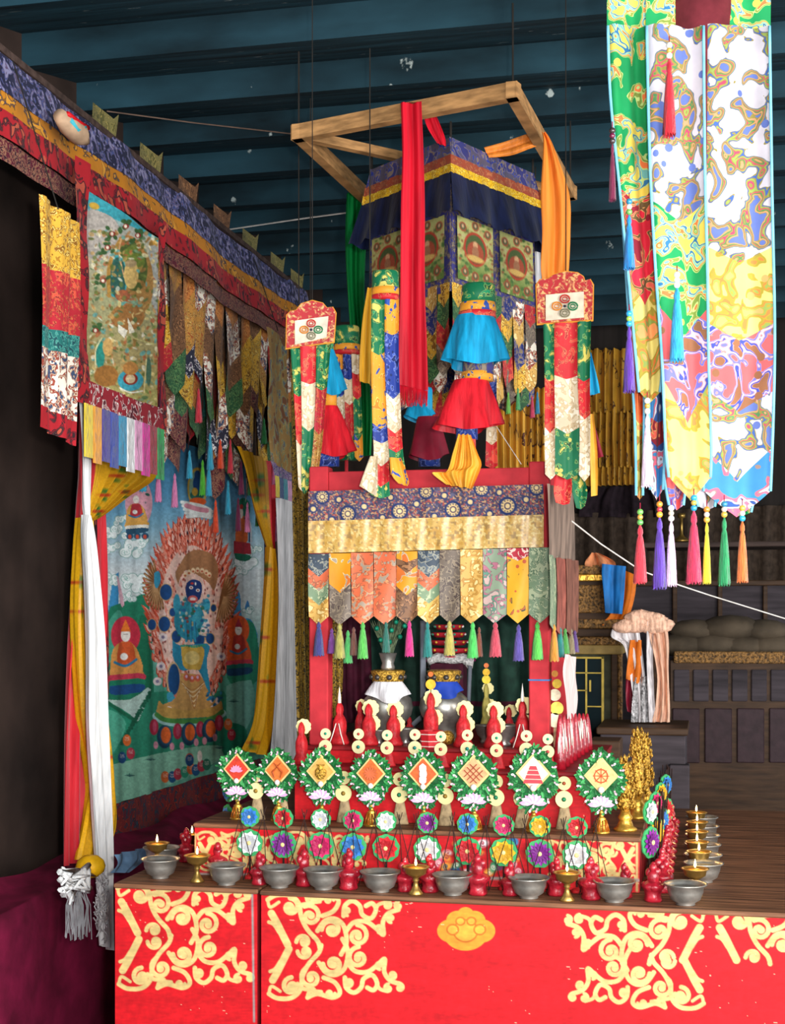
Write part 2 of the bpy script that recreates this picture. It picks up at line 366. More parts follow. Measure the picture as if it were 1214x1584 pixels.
# ================================================================ ALTAR TABLES AND STEPS
m_red = mk('red_lacquer', 'c8181f', .45, var=.16, scale=14, bump=.12, stretch=(.6, 3, 3))
m_redd = mk('dark_red_lacquer', '8e1a20', .5, var=.25, scale=14)
m_wood = mk('worn_table_wood', '785038', .6, var=.45, scale=12, stretch=(.4, 5, 5), bump=.3)
m_dwood = mk('dark_old_wood', '4a3a34', .7, var=.3, scale=10, stretch=(.4, 4, 4), bump=.3)
m_gold = mk('gilded_metal', 'd9a441', .3, .75, var=.2, scale=60, bump=.3)
m_paint = painted('painted_lacquer', .55, 60, .2)
GOLDP = 'd0b474'
def vine(P, x0, x1, y, A, Lw, w, col, ph=0, slope=0):
    n = max(8, int((x1 - x0) / 4)); xs = np.linspace(x0, x1, n)
    yf = lambda x: y + slope * (x - x0) + A * np.sin(2 * math.pi * (x - x0) / Lw + ph)
    P.line(np.stack([xs, yf(xs)], 1), w * 1.15, col)
    k = 0; x = x0 + Lw * (.25 - ph / (2 * math.pi)) - Lw
    while x < x1 + Lw * .1:
        for sgn, xx in ((1, x), (-1, x + Lw / 2)):
            if x0 - 2 < xx < x1 + 2:
                yc = y + slope * (xx - x0) - sgn * A * .05
                P.spiral(xx, yc, A * .86, 180 if sgn > 0 else 0, 1.35, w * .85, col, d=-1 if sgn > 0 else -1)
                P.spiral(xx + Lw * .23, y + slope * (xx - x0) + sgn * A * 1.02, A * .34, 200 * sgn, 1.0, w * .6, col, d=-sgn)
                P.spiral(xx - Lw * .2, y + slope * (xx - x0) + sgn * A * .95, A * .28, 20 * sgn, 1.0, w * .5, col, d=sgn)
        x += Lw
def motif(P, ox, oy, s, w=19, col=GOLDP, fx=1, fy=1):
    """one panel of carved-looking cloud scroll; study units, 0..560 wide and 0..200 high"""
    T = lambda pts: [(ox + fx * x * s, oy + fy * y * s) for x, y in pts]
    ln = lambda pts, k=1.0: P.line(T(pts), w * s * k, col, 5, aa=1)
    def sp(x, y, r, a0, tn, d=1, k=1.0): P.spiral(ox + fx * x * s, oy + fy * y * s, r * s, a0 if fx > 0 else 180 - a0, tn, w * s * k, col, d=d * fx * fy if fy > 0 else -d * fx, aa=1)
    ln([(5, 20), (40, 2), (95, 4), (130, 35), (140, 90), (165, 140), (205, 185), (215, 215)]); sp(95, 50, 36, -90, 1.3, 1); ln([(5, 20), (15, 50), (50, 30)], .7)
    sp(175, 85, 44, -120, 1.3, 1); ln([(120, 60), (145, 40), (185, 38)], .9); ln([(160, 5), (200, 20), (260, 5), (290, 25), (270, 65), (225, 85)]); ln([(160, 5), (170, 30), (215, 28)], .8); sp(250, 22, 20, 0, 1.1, -1, .7)
    sp(262, 140, 40, 180, 1.35, 1); ln([(205, 145), (235, 105), (275, 97), (310, 125), (322, 190), (300, 240)]); ln([(318, 150), (350, 112), (400, 108), (440, 135), (470, 160), (468, 110), (490, 75), (530, 60)]); sp(365, 165, 44, -90, 1.35, 1)
    ln([(310, 85), (315, 45), (345, 25), (375, 45), (385, 80), (420, 95), (440, 60), (425, 35), (400, 45)]); sp(325, 66, 18, 90, 1.1, 1, .7); ln([(440, 60), (450, 40), (480, 30)], .8); sp(485, 42, 18, -90, 1.2, 1, .7); sp(530, 45, 17, -90, 1.2, -1, .7); sp(500, 95, 17, 90, 1.2, 1, .7); sp(450, 135, 17, 90, 1.1, -1, .7)
    ln([(20, 75), (40, 110), (60, 150), (85, 200)], 1.6); ln([(10, 110), (30, 120), (50, 150)], .8); sp(150, 190, 30, 180, 1.1, 1, .9)
def red_wear(P, s=5):
    n = vnoise(P.U, P.V * 3, 40, s) * .6 + vnoise(P.U, P.V * 4, 9, s + 1) * .4
    P.c *= (.86 + .26 * n)[..., None]
    sc = vnoise(P.U, P.V * 6, 7, s + 2); P.m((sc > .965) * .8 * (vnoise(P.U, P.V, 60, s + 3) > .55), 'e9c9a0')
def face(name, xa, xb, Y, za, zb, pf, parent, step=1.1):
    A = np.array([xa, Y, zb]); w = xb - xa; h = zb - za; D = Y
    nu = int(w / D * F / step) + 2; nv = int(h / D * F / step) + 2
    X, Z = np.meshgrid(np.linspace(xa, xb, nu), np.linspace(zb, za, nv)); Pn = np.stack([X, np.full_like(X, Y), Z], -1)
    px, py = proj(Pn); P = Paint(px, py, 'c4161e'); pf(P); return grid(name, Pn, m_paint, parent, None, P.c, smooth=False)
def altar(name, label, cat_, xa, xb, Y, yb, z0, z1, pf, topmat=None, lip=.012, group=None):
    t = thing(name, label, cat_, ((xa + xb) / 2, Y, z0), group)
    b = MB(); b.box(((xa + xb) / 2, (Y + yb) / 2 + .002, (z0 + z1 - lip) / 2), (xb - xa, yb - Y - .002, z1 - lip - z0)); b.build('carcass', m_redd, t)
    face('front_panel', xa, xb, Y, z0, z1 - lip, pf, t)
    b = MB(); b.box(((xa + xb) / 2, (Y + yb) / 2 - .003, z1 - lip / 2), (xb - xa + .006, yb - Y + .006, lip), bev=.003); b.build('tabletop', topmat or m_wood, t)
    return t
def pf_left(P):
    motif(P, 180, 1366, .385); motif(P, 182, 1530, .385, fy=-1)
    P.line([(390, 1380), (393, 1580)], 3, '8d9a94'); P.line([(178, 1362), (392, 1380)], 2, '7a2018'); red_wear(P, 3)
def pf_right(P):
    motif(P, 412, 1384, .385); motif(P, 414, 1545, .385, fy=-1); motif(P, 1090, 1405, .40, fx=-1); motif(P, 1090, 1560, .385, fx=-1, fy=-1); motif(P, 1105, 1405, .40)
    for x, y, r in ((720, 1440, 34), (697, 1440, 20), (745, 1440, 20), (708, 1424, 17), (733, 1424, 17), (720, 1414, 12)): P.ell(x, y, r * 1.05, r * .9, 'd98a2c', aa=1)
    for x, y, r in ((720, 1440, 20), (700, 1438, 10), (742, 1438, 10), (712, 1425, 8), (729, 1425, 8)):
        P.ell(x, y, r, r * .9, 'b9641f', aa=1); P.ell(x, y, r - 2.5, r * .9 - 2.5, 'e59a38', aa=1)
    P.line([(404, 1382), (1100, 1407), (1230, 1412)], 2, 'd8c0a0'); red_wear(P, 11)
xl0 = at(177, 1357, 'Y', YT)[0]; xl1 = at(397, 1380, 'Y', YT)[0]; xr0 = at(404, 1380, 'Y', YT)[0]
altar('altar_table', 'left low altar table with red front, gold scrollwork and worn wooden top', 'altar table', xl0, xl1, YT + .004, 4.85, 0, zL, pf_left)
altar('altar_table', 'wide red altar table with gold scrolls and an orange lotus on its front', 'altar table', xr0, .62, YT, 5.33, 0, zT, pf_right)
def pf_t2(P):
    P.poly([(290, 1348), (1000, 1362), (1000, 1420), (290, 1420)], 'd01c24')
    for x in (304, 442): motif(P, x, 1287, .24, 18); motif(P, x + 4, 1346, .22, 18, fy=-1)
    motif(P, 984, 1293, .27, 18, fx=-1); motif(P, 984, 1366, .25, 18, fx=-1, fy=-1)
    rs = random.Random(4)
    for i in range(26):
        x, y = rs.uniform(672, 822), rs.uniform(1300, 1350); c = rs.choice(['2d7fb0', 'e8dfe0', 'd2466e', 'e89a3a', '3f9a68', '31508e'])
        P.ell(x, y, rs.uniform(5, 10), rs.uniform(4, 8), c, rs.uniform(0, 180)); P.spiral(x, y, 5, rs.uniform(0, 360), 1.1, 1.6, rs.choice(['f3dcd0', '9c2b3a', '26476e']))
    P.line([(302, 1290), (302, 1352)], 3, GOLDP); P.line([(985, 1290), (985, 1378)], 4, GOLDP); P.line([(290, 1352), (1000, 1362)], 5, '9f8d86'); red_wear(P, 21)
x20 = at(301, 1290, 'Y', Y2)[0]; x21 = at(989, 1290, 'Y', Y2)[0]
altar('altar_step', 'lowest red altar step with gold scroll ends, standing on the two front tables', 'altar step', x20, x21, Y2, 4.66, max(zL, zT), z2, pf_t2)
def pf_plain(P): P.c[:] = hx('c4161e'); red_wear(P, 31)
x30 = at(456, 1200, 'Y', Y3)[0]; x31 = at(913, 1200, 'Y', Y3)[0]
altar('altar_step', 'plain red middle altar step behind the row of wreath ornaments', 'altar step', x30, x31, Y3, 4.64, z2, z3, pf_plain, m_redd)
x40 = at(474, 1170, 'Y', Y4)[0]; x41 = at(858, 1170, 'Y', Y4)[0]
altar('altar_step', 'topmost shallow red step that carries the canopied shrine', 'altar step', x40, x41, Y4, 4.62, z3, z4, pf_plain, m_redd)

# ================================================================ LEFT WALL TEXTILES
b_blue = brocade('blue_cloud_brocade', '23243f', ['3b4a86', '5d4a68', '8a86a8'], 30, '6f6a8c', cover=.55, lw=.02)
b_orange = brocade('orange_floral_band', 'c07a1c', ['8c5a1c', '4a3a5a', 'd9962e'], 18, '5c4a20', cover=.35)
b_redw = brocade('red_wave_brocade', 'a81c26', ['7d1320', '4a2a2a', 'b8513c'], 16, '2c1a20', cover=.45, lw=.02)
b_maroon = brocade('maroon_gold_brocade', '5a1a2a', ['8a5a48', '3a1626'], 60, 'b08a66', cover=.6)
b_tan = brocade('tan_gold_brocade', 'b8823c', ['8a5f2c', 'd9b468', '9c4a20'], 55, '6a4a20', cover=.5)
b_rust = brocade('rust_brocade', 'c47a3c', ['9c5428', 'c98a4a'], 50, '7a3c1c', cover=.5)
b_white = brocade('white_scroll_brocade', 'e6ddcc', ['9a4a3a', 'c9b89c', '3a4a66'], 34, '8a3a30', cover=.6, lw=.02)
b_navyw = brocade('navy_scroll_brocade', '2c2c3c', ['e8e0d8', '4a3a50'], 34, '8a8aa0', cover=.4)
b_gold = brocade('gold_floral_brocade', 'd9a63a', ['b07a20', 'f0d070', '8a5a1c'], 45, '7a5418', cover=.55)
b_green = brocade('green_brocade', '2f5a3a', ['4a7a4a', '24442c'], 60, '8a9a5a', cover=.5)
b_redb = brocade('crimson_brocade', 'b02430', ['8c1a28', 'd0503c'], 50, 'd08a4a', cover=.45)
b_teal = brocade('teal_brocade', '1f6a66', ['2c8a80', '1a4a50'], 50, '7ab0a0', cover=.5)
b_brown = brocade('brown_brocade', '7a5438', ['5c3c28', '9a6c48'], 50, '3c281c', cover=.5)
b_olive = brocade('faded_olive_brocade', '7a7244', ['9a8a50', '5c5830'], 40, '4a4426', cover=.5)
def wallP(x, y, z): return np.array([x, y, z])
CZF = lambda z: 1.6 + (z - 1.6) * .945
def wall_band(name, mat, x, y0, y1, z0, z1, parent, lean=.0, wave=.006, nu=80, nv=5):
    Yg, T = np.meshgrid(np.linspace(y0, y1, nu), np.linspace(0, 1, nv))
    P = np.stack([x + lean * T + wave * np.sin(Yg * 9) + wave * .6 * np.sin(Yg * 23 + 1), Yg, z1 + (z0 - z1) * T + .012 * np.sin(Yg * 3.1)], -1)
    return grid(name, P, mat, parent)
cor = thing('fabric_cornice', 'long brocade cornice in blue, orange and red bands running along the left wall', 'cornice', (XW + .3, 5.2, 2.95))
wall_band('blue_band', b_blue, XW + .33, 3.0, 6.62, CZF(3.125), CZF(3.245), cor, .02)
wall_band('orange_band', b_orange, XW + .345, 3.0, 6.62, CZF(3.065), CZF(3.135), cor, .01)
wall_band('red_band', b_redw, XW + .355, 3.0, 6.62, CZF(2.985), CZF(3.07), cor, .01)
wall_band('lower_band', b_maroon, XW + .35, 3.0, 6.62, CZF(2.925), CZF(2.99), cor, .0)
c = MB(); c.bar((XW + .32, 3.0, CZF(3.25)), (XW + .32, 6.62, CZF(3.25)), .03, .02); c.build('rail', m_dwood, cor)
for px in (168, 238, 295, 347, 390, 432, 462):
    p = at(px, 400, 'X', XW + .31); y = p[1]; b = MB(); q = p; zt = CZF(3.255)
    b.add([(q[0], y - .13, zt), (q[0], y + .05, zt), (q[0] + .01, y + .06, zt + .1), (q[0] + .005, y + .03, zt + .075), (q[0] - .01, y - .1, zt + .085)], [(0, 1, 2, 3, 4)])
    b.build('corner_flap', b_brown if px % 2 else b_olive, cor)
# bundled scarf at the near end of the cornice
t = thing('rolled_cloth', 'rolled cream and turquoise cloth tucked in the near end of the left cornice', 'cloth', at(118, 212, 'X', XW + .40))
c = MB(); pts = [at(x, y, 'X', XW + .42) for x, y in ((92, 178), (106, 194), (122, 208), (134, 220))]; c.tube(pts, [.02, .03, .032, .01], 10); c.build('roll', mk('cream_cloth', 'b8987a', .8), t, True)
c = MB(); c.tube([at(x, y, 'X', XW + .44) for x, y in ((108, 185), (118, 200), (126, 202), (130, 196))], .009, 7); c.build('ribbon', mk('turquoise_silk', '3fa8b4', .5), t, True)
c = MB(); c.tube([at(x, y, 'X', XW + .44) for x, y in ((104, 176), (112, 182), (122, 190), (136, 198))], .008, 7); c.build('ribbon', m_red, t, True)

# pennant valance under the cornice
def pennant(parent, P0, du, L, mats, cuts, tip=.05, name='pennant', nu=7, nv=14, fold=.008, ph=0, nrm=(1, 0, 0), notch=False):
    """P0 top-left corner, du width vector, L length; cuts: fractions where the next cloth starts, sewn as chevrons"""
    P0 = np.array(P0, float); du = np.array(du, float); n = np.array(nrm, float)
    fine = np.unique(np.concatenate([np.linspace(0, 1, nv), cuts, [.0]])); U, V = np.meshgrid(np.linspace(0, 1, nu), fine)
    s = np.abs(2 * U - 1)
    if notch: s = 1 - s
    drop = V * L - tip * s * np.minimum(1, V * 3)
    P = P0 + U[..., None] * du + np.stack([0 * U, 0 * U, -drop], -1) + n * (fold * np.sin(U * 5 + V * 4 + ph) * (.4 + V))[..., None]
    vc = (V[:-1, :-1] + V[1:, 1:]) / 2; mi = np.zeros_like(vc, int)
    for k, ct in enumerate(cuts): mi[vc > ct] = k + 1
    o = grid(name, P, mats, parent, mi); tipP = P0 + du / 2 + np.array([0, 0, -L if not notch else -L + tip]); return o, tipP
def tassel(parent, p, l, r, mat, name='tassel', n=20):
    b = MB(); p = np.array(p, float)
    b.lathe([(r * .12, 0), (r * .16, -l * .02), (r * .38, -l * .08), (r * .42, -l * .14), (r * .3, -l * .18), (r * .45, -l * .24), (r * .7, -l * .5), (r * .85, -l * .8), (r * .95, -l)][::1], p, n, rip=.16, k=n // 2, jag=l * .03, ph=p[0] * 50)
    return b.build(name, mat, parent, True)
def silk(c_, s=90): return mk('thread_' + c_, c_, .6, var=.3, scale=s, stretch=(6, 6, .5), bump=.6, sheen=.3)
val = thing('pennant_valance', 'faded valance of pointed brocade pennants with small tassels on the left wall', 'valance', (XW + .3, 5.8, 2.2))
rs = random.Random(7)
Yg, Zg = np.meshgrid(np.linspace(4.5, 6.6, 60), np.linspace(2.93, 2.45, 8)); grid('backing_cloth', np.stack([XW + .20 + .01 * np.sin(Yg * 30), Yg, Zg], -1), b_brown, val)
pal = [b_rust, b_white, b_tan, b_brown, b_gold, b_redb, b_green, b_olive, b_navyw, b_rust, b_tan, b_teal]
for layer in range(3):
    y = 4.52 + .04 * layer
    while y < 6.5:
        w = rs.uniform(.12, .19); top = 2.95 if layer < 2 else 2.96
        zb = {0: 2.17, 1: 2.27, 2: 2.40}[layer] + rs.uniform(-.08, .10) - .02 * (y - 5)
        L_ = top - zb; ms = [rs.choice(pal[:4] + [b_rust]), rs.choice(pal[:6] + [b_white]), rs.choice(pal), rs.choice([b_gold, b_redb, b_green, b_navyw, b_white, b_maroon])]
        o, tp = pennant(val, (XW + .22 + .045 * layer, y, top), (0, w, 0), L_, ms, [rs.uniform(.3, .4), rs.uniform(.55, .65), rs.uniform(.78, .85)], .07, fold=.012, ph=y * 9)
        if layer == 0 or rs.random() < .5:
            tassel(val, tp, rs.uniform(.11, .15), .014, silk(rs.choice(['e8481c', '2fa0c0', 'f0c020', '6a1440', '58c030', 'e080b0', '1f7a3a', 'd03040'])))
        y += w * rs.uniform(.9, 1.02)

# small thangka
xs = XW + .42
def zat(px, py, X): return at(px, py, 'X', X)
t = thing('hanging_scroll', 'narrow painted scroll with red brocade sides and rainbow fringe high on the left wall', 'scroll painting', zat(190, 640, xs))
yA, yB = zat(135, 400, xs)[1], zat(246, 400, xs)[1]; zt_, zb_ = 2.875, 2.30
Yg, Zg = np.meshgrid(np.linspace(yA, yB, 120), np.linspace(zt_, zb_, 320)); Pg = np.stack([xs + .006 * np.sin(Yg * 14 + Zg * 2), Yg, Zg], -1)
px, py = proj(Pg)
S = 150 / 642.  # scale of the study crop
P = Paint((px - 120) / S, (py - 280) / S, 'a49a66')
P.grad([(0, '4fa8b0'), (200, '6aaab0'), (330, 'a8a89c'), (520, 'b4ac90'), (760, 'a0a078'), (1200, 'a08e5c'), (1584, 'a8a45c')])
P.poly([(60, 190), (240, 250), (300, 420), (200, 520), (60, 480)], 'a39a92', 4); P.poly([(60, 40), (560, 340), (560, 420), (420, 330), (240, 250), (60, 170)], '3f9ca8', 3)
P.poly([(83, 180), (240, 250), (300, 420), (220, 500), (83, 460)], 'b4aaa0', 4); P.ell(110, 165, 36, 22, 'c9a040', 20); P.ell(500, 420, 28, 34, 'b98a40', 0)
P.poly([(470, 430), (540, 470), (530, 900), (470, 700)], '9a9a92', 3)
P.ell(360, 640, 140, 270, '9c7440', -6); P.ell(365, 560, 95, 170, '4c5a2c', -8); P.ell(370, 520, 75, 95, '6a7a34')
P.ell(262, 640, 68, 150, '3f9aa0'); P.ell(266, 640, 55, 135, '2f5a50'); P.line([(285, 380), (340, 370), (400, 410), (440, 480)], 22, 'b07a44', 4); P.line([(210, 760), (205, 600), (240, 470), (290, 380)], 26, 'ad8240', 4)
P.line([(290, 380), (275, 480), (310, 640)], 9, 'd0a070', 4)
P.ell(355, 620, 48, 95, 'c9a866'); P.ell(352, 545, 40, 25, 'a89068'); P.ell(330, 800, 70, 50, '7c9a7c'); P.ell(300, 760, 50, 40, '9a5a3c')
P.ell(330, 900, 110, 90, '9a6a3a')
rs = random.Random(5)
for i in range(620):
    x = rs.uniform(85, 545); y = rs.uniform(330, 1540); 
    if 300 < x < 400 and 520 < y < 720: continue
    P.ell(x, y, rs.uniform(5, 24), rs.uniform(4, 15), rs.choice(['6c7a3c', '9a6a38', 'c09a5c', 'd9c080', '4a6a44', 'a85a38', '7a9a7a', 'e0d8b0', '8a6a34', 'b8844c', '5a642c', '5aa0a0', 'e8e0c8']), rs.uniform(0, 180), a=.75)
for (x, y) in ((200, 440), (170, 660), (400, 360), (230, 350), (320, 300), (120, 990)):
    for k in range(7): P.ell(x + rs.uniform(-45, 40), y + rs.uniform(-40, 40), 18, 12, '3c5c34', rs.uniform(0, 180))
    P.ell(x, y, 20, 17, '8a2c24'); P.ell(x - 2, y, 10, 12, 'e8dcc4')
P.poly([(270, 950), (330, 990), (310, 1040), (270, 1000)], 'e4dcc8'); P.poly([(330, 900), (380, 1000), (340, 1010)], 'ded4bc')
P.ell(150, 1150, 30, 95, '2f8a7c'); P.ell(200, 1100, 34, 60, 'c9a060'); P.ell(190, 1290, 80, 70, '9c6a34')
P.ell(350, 1320, 85, 70, '3f98a8'); P.ell(350, 1310, 48, 40, '8a2c20'); P.ell(350, 1310, 32, 30, 'd0b890'); P.ell(350, 1240, 50, 45, 'b07a40'); P.line([(280, 1370), (350, 1400), (430, 1390)], 9, 'e0dcc8', 4)
P.ell(470, 1260, 18, 95, '4a6a54'); P.line([(455, 1180), (440, 1400)], 9, 'd0c088'); P.line([(160, 1040), (120, 1120), (120, 1230)], 9, 'd9d0a0', 4); P.line([(370, 1040), (500, 1080)], 7, 'b8b070')
P.c *= (.88 + .24 * vnoise(P.U, P.V, 12, 8))[..., None]
grid('painting', Pg, painted(), t, None, P.c)
def vband(name, mat, y0, y1, z0, z1, x, parent, n=30, w=.005): 
    Yg, Zg = np.meshgrid(np.linspace(y0, y1, 6), np.linspace(z1, z0, n)); return grid(name, np.stack([x + w * np.sin(Zg * 18 + Yg * 30), Yg + .006 * np.sin(Zg * 9), Zg], -1), mat, parent)
vband('side_border', b_redw, yA - .085, yA + .004, 2.232, 2.95, xs + .002, t); vband('side_border', b_redw, yB - .003, yB + .05, 2.232, 2.93, xs + .002, t)
vband('lower_border', brocade('crimson_ring_brocade', '96202c', ['e6dcd4', '9a2430', '5a1a28'], 26, 'd8c8c0', cover=.35), yA - .01, yB + .01, 2.23, zb_ + .004, xs + .003, t, 6)
cols = ['f2c81e', 'ef9a1c', '3c2c86', '2c3f96', '1c8ab0', 'efe6e2', 'e89ac0', 'd41a90', 'a02030', '1f9a4a']
w_ = (yB - yA) / len(cols)
for i, cc in enumerate(cols):
    y0 = yA - .03 + i * (w_ + .006)
    Yg, Zg = np.meshgrid(np.linspace(y0, y0 + w_ + .003, 14), np.linspace(2.234, 2.075 - .012 * (i % 2), 8))
    grid('fringe_block', np.stack([xs + .006 + .004 * np.sin(Yg * 700), Yg, Zg], -1), silk(cc, 60), t)
# second, farther scroll: brocade bottom with fringe
t = thing('hanging_scroll', 'faded brocade scroll with striped fringe at the far end of the left valance', 'scroll painting', zat(440, 770, XW + .45))
psheet('painting', [brocade('faded_landscape_silk', 'a07a44', ['8a8a5c', '5c6a72', '7a4a2c'], 14, 'b89a60', cover=.5)], [(412, 505, 444, 525), (416, 560, 442, 560), (412, 640, 446, 640), (418, 715, 452, 735)], 'X', XW + .45, t, folds=1, amp=.006)
psheet('lower_border', [brocade('violet_speckled_brocade', '54407a', ['c8b8d0', '7a2c54', '2f6a6a'], 60, 'c0a0b0')], [(418, 712, 452, 733), (424, 735, 455, 748)], 'X', XW + .452, t, folds=1, amp=.003, nv=6)
for i, cc in enumerate(['d8c030', '2c4a7a', '2f8a9a', 'd89ac0', '8a1c40']):
    x = 425 + i * 6.4; psheet('fringe_block', [silk(cc, 60)], [(x, 735 + i * 2.6, x + 6.4, 737 + i * 2.6), (x + 1, 768 + i * 2, x + 7.4, 770 + i * 2)], 'X', XW + .454, t, folds=4, amp=.002, nu=12, nv=6)
def cordup(parent, p, z1, x=None):
    q = np.array(p, float); e = q.copy(); e[2] = z1
    if x is not None: e[0] = x
    b = MB(); b.tube([q, e], .002, 5); b.build('hanging_cord', mk('dark_cord', '2a2622', .8), parent)
cordup(t, zat(430, 512, XW + .45), CZF(3.25), XW + .33)
# near, mostly cropped hanging at the extreme left
t = thing('brocade_hanging', 'narrow patchwork brocade hanging at the extreme left of the picture', 'hanging', zat(108, 640, XW + .47))
psheet('panel', [b_gold, b_redb, b_white, b_teal, b_redw], [(60, 300, 124, 345), (62, 450, 124, 470), (60, 560, 120, 580), (60, 660, 118, 690)], 'X', XW + .47, t, folds=2, amp=.01, bands=[(.25, 0), (.5, 1), (.58, 3), (.85, 2), (1.01, 4)]); cordup(t, zat(90, 324, XW + .47), CZF(3.25), XW + .33)

# ---------------------------------------------------------------- big thangka
XB = XW + .06
th = thing('painted_thangka', 'large blue and green painted cloth of a flame-ringed blue deity on the left wall', 'thangka', zat(280, 1240, XB))
y0, y1 = zat(163, 1000, XB)[1], zat(408, 1000, XB)[1]; zb0 = zat(172, 1246, XB)[2]; zt0 = zat(300, 690, XB)[2]
Yg, Zg = np.meshgrid(np.linspace(y0, y1, 330), np.linspace(zt0, zb0, 640)); Pg = np.stack([XB + .006 * np.sin(Yg * 17) + .003 * np.sin(Yg * 43 + Zg), Yg, Zg], -1)
px, py = proj(Pg); S = 260 / 1214.
P = Paint((px - 160) / S, (py - 720) / S, '5f93b0')
P.grad([(-100, '3f7fa6'), (200, '5590b4'), (420, '7faec4'), (560, 'a9c4ce'), (760, 'd0d6d6'), (1000, 'd4dad6'), (1250, '9cc0b4'), (1500, '5aa890'), (2000, '4f9e84'), (2600, '8cc0a8')])
P.c *= (.94 + .12 * vnoise(P.U, P.V * .05, 22, 3))[..., None]
def cloud(x, y, r, n=9, seed=0):
    q = random.Random(seed); L = [(x + q.uniform(-r, r) * 1.1, y + q.uniform(-r, r) * .7, q.uniform(.3, .5) * r) for _ in range(n)]
    for a in L: P.ell(*a[:2], a[2] + 4, a[2] + 4, '6fa094')
    for a in L: P.ell(*a[:2], a[2], a[2], 'e9eeea')
    for a in L[:n // 2 + 1]: P.spiral(a[0], a[1], a[2] * .7, q.uniform(0, 360), 1.2, 3, '7fb0a4')
# hills and ground
P.poly([(20, 1130), (70, 800), (110, 770), (110, 1020), (60, 1100)], '3f8fc0'); P.poly([(110, 1000), (210, 960), (290, 930), (330, 1000), (345, 1900), (20, 1900), (20, 1120)], '23795a', 3)
P.poly([(20, 1150), (110, 1040), (140, 1150), (60, 1400), (20, 1400)], '4aa084', 3); P.poly([(240, 1200), (275, 1080), (330, 1180), (345, 1780), (260, 1700)], '1c6a4c', 3)
P.poly([(920, 1080), (930, 960), (970, 905), (990, 960), (1000, 1090), (1060, 1110), (1100, 1180), (1100, 1260), (915, 1260)], '3f8fc0', 3); P.poly([(1020, 1030), (1040, 970), (1060, 1040), (1050, 1060)], '3f7fb4', 2)
P.poly([(905, 1160), (1000, 1110), (1100, 1180), (1110, 1560), (900, 1560)], '2f8a68', 3)
P.poly([(20, 1690), (200, 1690), (330, 1600), (330, 1700), (250, 1860), (130, 1760), (20, 1710)], 'b4ccc0', 2)
P.poly([(20, 1720), (120, 1750), (240, 1860), (150, 2010), (30, 2140)], '2c9070', 3); P.poly([(30, 1760), (120, 1800), (160, 1900), (40, 2100)], '5ab898', 3)
P.poly([(340, 1640), (890, 1640), (890, 2020), (700, 2200), (30, 2190), (30, 2130), (150, 2010), (250, 1850)], '2f8668', 2)
P.poly([(30, 2170), (400, 2080), (800, 2020), (860, 2120), (60, 2460)], '86bca0', 3); P.poly([(890, 1590), (1080, 1560), (1060, 1870), (900, 1900)], '7cb8a4', 2); P.poly([(890, 1850), (1030, 1900), (1010, 2100), (860, 2080)], '1f8060', 3)
for i in range(240):
    q = random.Random(i); a = q.random(); x, y = 130 + (210) * a + q.uniform(-6, 6), 2010 - 370 * a + q.uniform(-16, 16); P.ell(x, y, 9, 6, '1c5c44')
    x, y = 30 + 210 * a, 1712 + 140 * a + q.uniform(-9, 9); P.ell(x, y, 8, 6, '1f6a4c')
for x, y in ((190, 2245), (340, 2130), (840, 2045), (940, 1710)):
    for k in range(9): P.line([(x, y), (x + (k - 4) * 9, y - 22 + abs(k - 4) * 4)], 3, '1c4a4a')
for a in ((230, 590, 80, 12, 1), (90, 470, 60, 9, 2), (60, 580, 55, 8, 3), (215, 860, 75, 11, 4), (180, 950, 40, 6, 5), (60, 830, 45, 6, 6), (1030, 730, 75, 11, 7), (1085, 620, 40, 6, 8), (1040, 1060, 35, 6, 9), (120, 400, 40, 6, 10)): cloud(*a)
P.poly([(95, 800), (125, 1010), (150, 990), (110, 820)], 'd8a8b4', 2)
# flame aureole
def egg(a):
    ca, sa = math.cos(a), math.sin(a); return 635 + (300 + 5 * sa) * ca * (1 - .06 * sa), 1010 + (-640 if sa > 0 else -700) * sa
q = random.Random(2); out = [egg(2 * math.pi * i / 60) for i in range(60)]
P.poly(out, 'e08a74')
for ring in range(4):
    for i in range(64):
        a = 2 * math.pi * (i + q.random() * .6) / 64; x, y = egg(a); f = 1 - ring * .10 - q.random() * .03; x = 635 + (x - 635) * f; y = 1040 + (y - 1040) * f
        l = q.uniform(75, 120) * (1 if y < 1200 else .62); wd = q.uniform(22, 34); ang = -90 + 42 * math.cos(a) * (1 if y < 1300 else .8)
        P.flame(x, y + l * .5, l, wd * 1.25, ang, q.choice(['c84a34', 'd85a40', 'b8442c'])); P.flame(x, y + l * .42, l * .75, wd * .8, ang, q.choice(['f0a08a', 'e8806a', 'f4c0b0']))
        P.ell(x + 3, y + l * .3, 6, 15, '3a2430' if i % 2 else 'e9b8a4')
P.poly([(x * .78 + 635 * .22, y * .78 + 1040 * .22 + 60) for x, y in out], 'e9bfae')
for i in range(150):
    a = q.uniform(0, 6.28); f = q.uniform(.3, .76); x, y = egg(a); x = 635 + (x - 635) * f; y = 1100 + (y - 1040) * f
    P.flame(x, y, q.uniform(40, 80), q.uniform(12, 24), -90 + q.uniform(-30, 30), q.choice(['e08c78', 'f2d0c4', 'd06a54', 'f0c0b0'])); P.ell(x + 8, y, 5, 9, '8a3a38')
